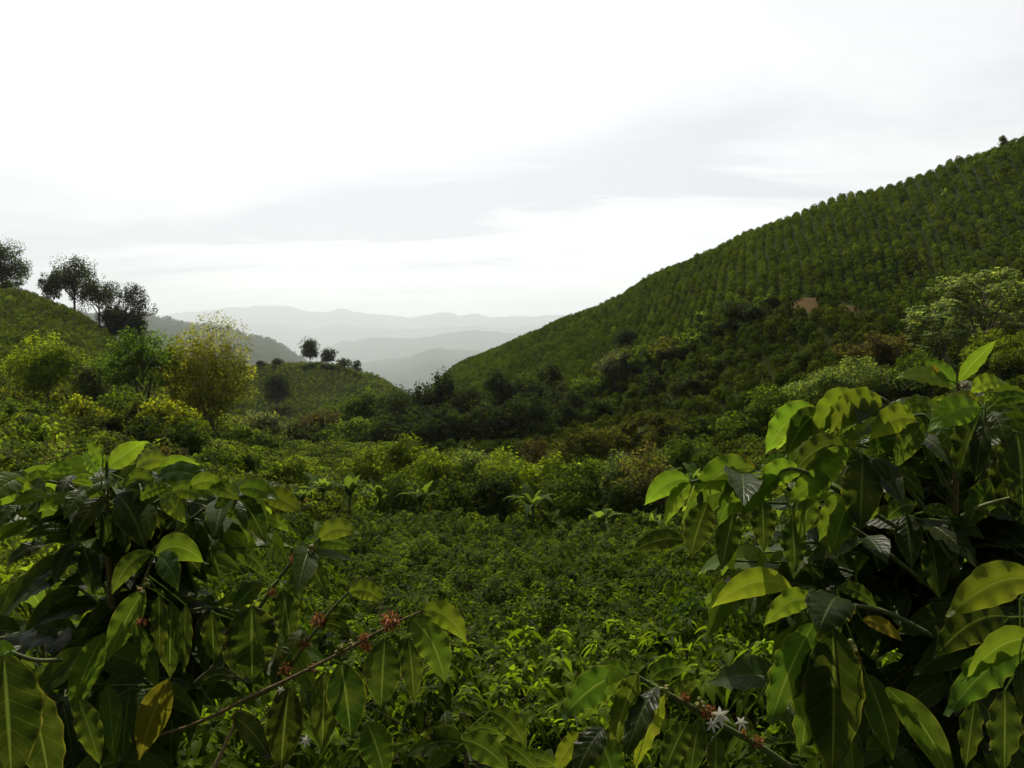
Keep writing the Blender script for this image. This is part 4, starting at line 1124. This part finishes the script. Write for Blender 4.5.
rp.branch([(955, 500, 1.72), (920, 440, 1.66), (893, 408, 1.62), (872, 397, 1.6), (815, 408, 1.58)], [
  ((817, 411), (765, 455), 1.58, 1.54, 0.42, -0.5, 0.16, YNG), ((822, 413), (786, 458), 1.57, 1.52, 0.42, -0.4, 0.14, OLD), ((858, 398), (812, 439), 1.58, 1.53, 0.42, -0.5, 0.16, YNG),
  ((877, 400), (824, 431), 1.57, 1.52, 0.36, -0.6, 0.14, YNG), ((882, 404), (829, 434), 1.56, 1.5, 0.42, -0.4, 0.16, YNG), ((893, 412), (850, 420), 1.6, 1.56, 0.3, -0.1, 0.12, OLD),
  ((905, 425), (870, 452), 1.62, 1.58, 0.5, -0.2, 0.14, MID), ((928, 434), (865, 456), 1.62, 1.56, 0.36, 0, 0.12, MID), ((880, 402), (878, 394), 1.6, 1.6, 0.5, 0, 0.05, ORG), ((888, 410), (920, 430), 1.62, 1.62, 0.4, 0.2, 0.14, MID)], auto=2)
rp.branch([(950, 540, 1.72), (900, 480, 1.6), (862, 455, 1.5), (846, 447, 1.48)], [
  ((846, 446), (791, 476), 1.48, 1.44, 0.36, -0.3, 0.16, MID), ((841, 449), (810, 490), 1.48, 1.43, 0.38, -0.5, 0.12, YNG), ((851, 451), (799, 514), 1.47, 1.42, 0.34, -0.4, 0.12, YNG),
  ((846, 493), (819, 542), 1.5, 1.46, 0.36, -0.5, 0.08, YNG), ((863, 458), (860, 532), 1.46, 1.42, 0.52, 0, 0.04, OLD), ((872, 460), (890, 482), 1.47, 1.44, 0.5, 0.3, 0.1, OLD), ((860, 440), (838, 436), 1.5, 1.5, 0.35, 0, 0.1, MID),
  ((853, 452), (851, 432), 1.5, 1.52, 0.3, 0, 0.05, YLW), ((875, 470), (905, 505), 1.5, 1.45, 0.4, 0.3, 0.1, OLD), ((890, 470), (925, 500), 1.55, 1.52, 0.4, 0.2, 0.12, OLD)], auto=1)
rp.branch([(945, 600, 1.72), (870, 540, 1.6), (790, 490, 1.5), (752, 472, 1.45), (690, 482, 1.42)], [
  ((689, 480), (644, 506), 1.42, 1.4, 0.42, -0.4, 0.16, YNG), ((691, 484), (664, 526), 1.42, 1.38, 0.36, -0.4, 0.1, YNG), ((755, 468), (715, 467), 1.46, 1.46, 0.3, -0.2, 0.2, ORG),
  ((753, 468), (691, 502), 1.45, 1.41, 0.42, -0.4, 0.14, YNG), ((752, 474), (717, 530), 1.44, 1.4, 0.34, -0.4, 0.1, MID), ((772, 481), (726, 520), 1.43, 1.38, 0.38, -0.5, 0.14, YNG),
  ((708, 503), (690, 558), 1.44, 1.4, 0.5, -0.2, 0.05, OLD), ((684, 541), (630, 552), 1.5, 1.46, 0.34, 0, 0.1, OLD), ((790, 463), (760, 471), 1.5, 1.48, 0.5, -0.2, 0.12, YNG), ((790, 466), (775, 498), 1.46, 1.42, 0.45, -0.4, 0.1, YNG),
  ((762, 498), (764, 552), 1.46, 1.42, 0.46, 0, 0.04, OLD), ((792, 520), (795, 572), 1.46, 1.42, 0.5, 0, 0.04, OLD), ((735, 510), (722, 570), 1.48, 1.44, 0.4, 0, 0.04, OLD), ((810, 505), (795, 530), 1.48, 1.44, 0.5, -0.3, 0.1, MID), ((700, 490), (700, 512), 1.42, 1.4, 0.3, 0.5, 0.1, OLD)], auto=2,
  fruit=[(741, 515, 1.45, 0.012, [(0.3, 0.32, 0.1)])])
rp.branch([(940, 640, 1.6), (880, 610, 1.4), (815, 603, 1.25), (790, 590, 1.24)], [
  ((791, 589), (711, 608), 1.24, 1.22, 0.32, -0.4, 0.18, YNG), ((815, 602), (763, 627), 1.22, 1.18, 0.36, -0.5, 0.18, YNG), ((839, 597), (817, 634), 1.22, 1.12, 0.55, 0.3, 0.1, OLD), ((837, 589), (877, 608), 1.3, 1.28, 0.38, 0.2, 0.18, MID),
  ((814, 624), (770, 724), 1.2, 1.16, 0.36, -0.4, 0.05, MID), ((821, 640), (800, 764), 1.2, 1.16, 0.32, -0.5, 0.04, MID), ((833, 628), (832, 775), 1.18, 1.14, 0.42, 0, 0.02, OLD), ((866, 674), (893, 760), 1.25, 1.2, 0.36, 0.4, 0.05, OLD),
  ((886, 688), (955, 790), 1.2, 1.16, 0.26, 0.4, 0.08, MID), ((862, 620), (903, 642), 1.32, 1.3, 0.34, 0.2, 0.12, DRYL), ((815, 620), (800, 660), 1.26, 1.24, 0.5, 0, 0.06, OLD)],
  fruit=[(851, 646, 1.24, 0.01, [(0.6, 0.55, 0.25), (0.4, 0.42, 0.15)])], knots=[(856, 660, 1.26, 0.01)])
rp.branch([(1060, 640, 1.2), (1035, 610, 1.15), (1020, 600, 1.12)], [
  ((1034, 580), (947, 617), 1.12, 1.08, 0.36, -0.35, 0.12, YNG), ((1034, 640), (962, 683), 1.1, 1.06, 0.34, -0.4, 0.14, YNG), ((1026, 650), (946, 716), 1.1, 1.05, 0.32, -0.3, 0.1, MID), ((1008, 617), (934, 658), 1.2, 1.16, 0.4, -0.2, 0.14, OLD),
  ((1005, 690), (1004, 780), 1.15, 1.12, 0.42, 0, 0.03, OLD), ((1020, 664), (1026, 720), 1.08, 1.04, 0.3, 0.6, 0.05, OLD), ((975, 700), (965, 775), 1.2, 1.16, 0.36, -0.2, 0.03, OLD)])
rp.branch([(950, 560, 1.7), (925, 525, 1.6), (905, 515, 1.55)], [
  ((905, 515), (912, 568), 1.52, 1.45, 0.42, 0.4, 0.05, OLD), ((923, 512), (958, 518), 1.55, 1.52, 0.42, 0.2, 0.16, MID), ((915, 505), (885, 520), 1.55, 1.52, 0.45, -0.1, 0.12, OLD), ((940, 520), (985, 540), 1.55, 1.5, 0.42, 0.2, 0.12, OLD), ((930, 540), (940, 600), 1.55, 1.5, 0.42, 0.2, 0.04, OLD)], auto=1)
rp.branch([(945, 530, 1.68), (965, 515, 1.55), (985, 505, 1.5), (1010, 498, 1.48)], [((1000, 500), (1030, 530), 1.48, 1.45, 0.45, 0.2, 0.12, OLD)], r=0.004, col=(0.16, 0.19, 0.06))
stem_r = lambda py: (952, min(py + 25, 765), 1.8)
rp.branch([(950, 560, 1.7), (860, 505, 1.5), (800, 470, 1.42), (760, 478, 1.4)], [
  ((800, 474), (752, 492), 1.42, 1.38, 0.42, -0.5, 0.16, YNG), ((780, 480), (742, 516), 1.4, 1.36, 0.42, -0.5, 0.12, YNG), ((830, 480), (790, 505), 1.44, 1.4, 0.42, -0.5, 0.14, YNG), ((850, 500), (832, 556), 1.46, 1.42, 0.4, -0.4, 0.06, MID),
  ((815, 490), (800, 540), 1.44, 1.4, 0.42, -0.3, 0.06, MID), ((880, 510), (840, 530), 1.48, 1.44, 0.42, -0.4, 0.14, YNG)])
rp.branch([(960, 480, 1.66), (930, 420, 1.58), (905, 418, 1.55)], [
  ((915, 420), (868, 440), 1.55, 1.5, 0.42, -0.5, 0.15, YNG), ((925, 425), (893, 470), 1.54, 1.5, 0.4, -0.4, 0.08, MID), ((935, 425), (960, 462), 1.55, 1.5, 0.4, 0.4, 0.1, MID), ((910, 415), (882, 412), 1.57, 1.56, 0.42, -0.3, 0.18, YNG)])
rp.crown([(700, 500, 1.6), (745, 490, 1.62), (790, 440, 1.7), (830, 420, 1.72), (870, 425, 1.75), (905, 440, 1.78), (925, 410, 1.8), (1000, 395, 1.8), (1030, 420, 1.7), (800, 500, 1.6), (850, 490, 1.65), (760, 540, 1.6), (980, 470, 1.7), (1020, 540, 1.6), (900, 560, 1.6), (720, 560, 1.6)], stem_r)
rp.fill(20, (770, 1050), (455, 600), (1.8, 2.3), stem_r)
rp.fill(16, (760, 1050), (600, 770), (1.45, 2.1), stem_r)
rp.fill(8, (680, 860), (520, 640), (1.7, 2.1), stem_r)

# --- low plant at the bottom with the flowering branch
bp_ = Coffee('low coffee plant whose white flowering branch crosses the bottom of the picture', gz(830, 800, 1.45), 0.075)
bp_.stem([bp_.base - [0, 0, 0.05], at(840, 860, 1.46), at(825, 790, 1.45)])
bp_.branch([(835, 800, 1.46), (764, 749, 1.42), (725, 727, 1.4), (690, 706, 1.38), (650, 684, 1.36), (632, 673, 1.35)], [
  ((624, 674), (562, 718), 1.35, 1.32, 0.46, -0.5, 0.10, MID), ((627, 671), (591, 672), 1.36, 1.38, 0.42, -0.2, 0.12, YNG), ((625, 672), (604, 690), 1.34, 1.3, 0.4, -0.2, 0.16, YNG), ((614, 686), (582, 721), 1.36, 1.34, 0.4, -0.6, 0.08, MID),
  ((638, 674), (612, 752), 1.34, 1.3, 0.34, -0.5, 0.05, MID), ((657, 687), (626, 754), 1.34, 1.26, 0.38, 0.7, 0.08, OLD), ((665, 696), (634, 772), 1.34, 1.3, 0.3, -0.6, 0.05, YLW), ((619, 651), (631, 672), 1.38, 1.36, 0.5, 0.4, 0.2, OLD),
  ((604, 728), (574, 780), 1.36, 1.3, 0.5, 0.3, 0.1, OLD), ((582, 733), (555, 775), 1.37, 1.34, 0.4, -0.4, 0.1, YLW), ((596, 731), (618, 790), 1.36, 1.32, 0.6, 0, 0.05, MID), ((688, 722), (664, 775), 1.38, 1.34, 0.48, -0.2, 0.06, OLD), ((716, 735), (716, 785), 1.4, 1.36, 0.42, 0, 0.06, OLD),
  ((700, 720), (690, 780), 1.39, 1.35, 0.4, 0, 0.06, OLD), ((750, 740), (744, 712), 1.4, 1.42, 0.4, 0.3, 0.1, OLD), ((676, 700), (700, 680), 1.4, 1.42, 0.42, 0.3, 0.14, MID), ((650, 680), (690, 670), 1.4, 1.44, 0.4, 0.2, 0.16, MID)],
  r=0.0045, col=TW_G, knots=[(708, 712, 1.38, 0.018), (684, 698, 1.38, 0.012), (758, 742, 1.41, 0.014), (745, 734, 1.41, 0.012)],
  blooms=[(720, 715, 1.36, 0.022), (712, 724, 1.36, 0.016), (741, 722, 1.38, 0.016)], fruit=[(700, 704, 1.38, 0.01, [(0.3, 0.3, 0.1)]), (664, 690, 1.36, 0.01, [(0.3, 0.3, 0.1)])])
bq = Coffee('glossy coffee plant cut by the bottom edge between the fruiting and the flowering branch', gz(470, 820, 1.7))
bq.stem([bq.base - [0, 0, 0.05], at(472, 860, 1.7), at(465, 745, 1.68)])
bq.branch([(470, 800, 1.7), (466, 750, 1.68), (462, 735, 1.66)], [
  ((490, 711), (527, 748), 1.7, 1.66, 0.44, 0.3, 0.14, MID), ((462, 740), (510, 772), 1.6, 1.56, 0.5, 0.3, 0.12, MID), ((501, 744), (540, 775), 1.64, 1.6, 0.34, 0.3, 0.12, MID), ((468, 733), (503, 735), 1.66, 1.66, 0.34, 0.2, 0.18, MID),
  ((460, 712), (468, 730), 1.68, 1.66, 0.5, 0, 0.1, OLD), ((445, 712), (447, 735), 1.75, 1.7, 0.6, 0.4, 0.1, OLD), ((455, 750), (425, 775), 1.66, 1.62, 0.45, -0.3, 0.14, MID), ((448, 740), (420, 735), 1.7, 1.7, 0.45, 0, 0.14, MID), ((520, 760), (560, 768), 1.7, 1.68, 0.4, 0.2, 0.14, MID)], auto=1)

# ------------------------------------------------------------------ air
def haze():
    mb = MB()
    x, y0, y1, z0, z1 = 39900, -39900, 39900, -1400, 1600
    v = [(-x, y0, z0), (x, y0, z0), (x, y1, z0), (-x, y1, z0), (-x, y0, z1), (x, y0, z1), (x, y1, z1), (-x, y1, z1)]
    f = [(0, 3, 2, 1), (4, 5, 6, 7), (0, 1, 5, 4), (1, 2, 6, 5), (2, 3, 7, 6), (3, 0, 4, 7)]
    m, nt, out = newmat('haze')
    p = N_(nt, 'VolumePrincipled')
    p.inputs['Color'].default_value = (0.88, 0.94, 1.0, 1)
    p.inputs['Density'].default_value = HAZE
    p.inputs['Anisotropy'].default_value = 0.45
    nt.links.new(p.outputs[0], out.inputs['Volume'])
    mb.add(v, f, (1, 1, 1))
    o = mb.build('haze', m, smooth=False)
    tag(o, kind='stuff')
HAZE = 6.2e-5
haze()

# ------------------------------------------------------------------ light and sky
SUN_EL, SUN_AZ = math.radians(55), math.radians(-14)     # azimuth from straight ahead, minus is to the left
CLOUD_LOC = (6.7, 3.4, 0)
def lights():
    s = bpy.data.lights.new('sun', 'SUN'); s.energy = 5.0; s.angle = math.radians(0.5); s.color = (1.0, 0.92, 0.77)
    o = bpy.data.objects.new('sun', s); COL.objects.link(o)
    d = Vector((math.cos(SUN_EL) * math.sin(SUN_AZ), math.cos(SUN_EL) * math.cos(SUN_AZ), math.sin(SUN_EL)))
    o.rotation_euler = (-d).to_track_quat('-Z', 'Y').to_euler()
    w = bpy.data.worlds.new('World'); scene.world = w; w.use_nodes = True
    nt = w.node_tree
    for n in list(nt.nodes): nt.nodes.remove(n)
    out = nt.nodes.new('ShaderNodeOutputWorld'); bg = N_(nt, 'Background')
    sky = N_(nt, 'TexSky', sky_type='NISHITA'); sky.sun_disc = False
    sky.sun_elevation = SUN_EL; sky.sun_rotation = SUN_AZ
    sky.altitude = 1500; sky.dust_density = 3.0
    tc = N_(nt, 'TexCoord'); sep = N_(nt, 'SeparateXYZ'); nt.links.new(tc.outputs['Generated'], sep.inputs[0])
    zz = mathn(nt, 'ADD', mathn(nt, 'MAXIMUM', sep.outputs[2], 0.0), 0.16)
    cb = N_(nt, 'CombineXYZ')
    nt.links.new(mathn(nt, 'DIVIDE', sep.outputs[0], zz), cb.inputs[0]); nt.links.new(mathn(nt, 'DIVIDE', sep.outputs[1], zz), cb.inputs[1])
    def cloudnoise(scale, rot, loc, size, detail, rough, dist):
        mp = N_(nt, 'Mapping'); mp.inputs['Scale'].default_value = scale; mp.inputs['Rotation'].default_value = (0, 0, rot); mp.inputs['Location'].default_value = loc
        nt.links.new(cb.outputs[0], mp.inputs['Vector'])
        nz = N_(nt, 'TexNoise'); nz.inputs['Scale'].default_value = size; nz.inputs['Detail'].default_value = detail
        nz.inputs['Roughness'].default_value = rough; nz.inputs['Distortion'].default_value = dist
        nt.links.new(mp.outputs[0], nz.inputs['Vector'])
        return nz.outputs['Fac']
    big = cloudnoise((0.7, 1.0, 1), 0.3, CLOUD_LOC, 0.9, 5, 0.5, 0.4)
    wisp = cloudnoise((0.45, 1.3, 1), 0.3, (4.1, 2.7, 0), 1.2, 8, 0.62, 0.6)
    # a long grey bank of cloud stands some ten degrees above the horizon, rising to the right
    lev = mathn(nt, 'SUBTRACT', sep.outputs[2], mathn(nt, 'MULTIPLY', sep.outputs[0], 0.15))
    lev = mathn(nt, 'ADD', lev, mathn(nt, 'MULTIPLY', mathn(nt, 'SUBTRACT', wisp, 0.5), 0.28))
    bank = mathn(nt, 'EXPONENT', mathn(nt, 'MULTIPLY', mathn(nt, 'POWER', mathn(nt, 'DIVIDE', mathn(nt, 'SUBTRACT', lev, 0.175), 0.085), 2.0), -1.0))
    mr = N_(nt, 'MapRange', interpolation_type='SMOOTHSTEP')
    nt.links.new(mathn(nt, 'ADD', mathn(nt, 'MULTIPLY', big, 0.45), mathn(nt, 'MULTIPLY', wisp, 0.55)), mr.inputs[0])
    mr.inputs[1].default_value = 0.33; mr.inputs[2].default_value = 0.64
    grey = mathn(nt, 'MULTIPLY', mr.outputs[0], mathn(nt, 'ADD', mathn(nt, 'MULTIPLY', bank, 0.6), 0.48))
    grey = mathn(nt, 'MINIMUM', mathn(nt, 'ADD', grey, mathn(nt, 'MULTIPLY', bank, 0.12)), 1.0)
    # bright veil low ahead, where the overcast is thinnest
    gd = N_(nt, 'VectorMath', operation='DOT_PRODUCT'); nt.links.new(tc.outputs['Generated'], gd.inputs[0])
    gd.inputs[1].default_value = (math.sin(math.radians(-4)) * 0.99, 0.985, 0.06)
    gm = N_(nt, 'MapRange', interpolation_type='SMOOTHSTEP'); nt.links.new(gd.outputs['Value'], gm.inputs[0])
    gm.inputs[1].default_value = 0.86; gm.inputs[2].default_value = 1.0; gm.inputs[3].default_value = 0.0; gm.inputs[4].default_value = 0.8
    veil = mixc(nt, gm.outputs[0], (10.4, 10.35, 10.35), (16.0, 16.8, 16.0))
    cloud = mixc(nt, grey, veil, (7.7, 7.75, 8.25))
    # the overcast is thinner and brighter on the sun's side, duller overhead and behind the viewpoint
    dv = N_(nt, 'VectorMath', operation='DOT_PRODUCT'); nt.links.new(tc.outputs['Generated'], dv.inputs[0]); dv.inputs[1].default_value = (math.sin(SUN_AZ) * 0.6, math.cos(SUN_AZ), 0)
    gl = N_(nt, 'MapRange', interpolation_type='SMOOTHSTEP'); nt.links.new(dv.outputs['Value'], gl.inputs[0])
    gl.inputs[1].default_value = -0.1; gl.inputs[2].default_value = 0.66; gl.inputs[3].default_value = 0.10; gl.inputs[4].default_value = 1.0
    cc = N_(nt, 'VectorMath', operation='SCALE'); nt.links.new(cloud, cc.inputs[0]); nt.links.new(gl.outputs[0], cc.inputs['Scale'])
    col = mixc(nt, 0.94, sky.outputs[0], cc.outputs[0])
    nt.links.new(col, bg.inputs['Color']); bg.inputs['Strength'].default_value = 0.1
    nt.links.new(bg.outputs[0], out.inputs['Surface'])
lights()

# ------------------------------------------------------------------ render settings
scene.render.engine = 'CYCLES'
cy = scene.cycles
cy.use_denoising = True
cy.max_bounces = 6; cy.diffuse_bounces = 3; cy.glossy_bounces = 2; cy.transmission_bounces = 4; cy.volume_bounces = 2
cy.sample_clamp_indirect = 4.0
cy.caustics_reflective = False; cy.caustics_refractive = False
vs = scene.view_settings
vs.view_transform = 'Standard'; vs.look = 'None'; vs.exposure = 0.05; vs.gamma = 1.0; vs.use_curve_mapping = False
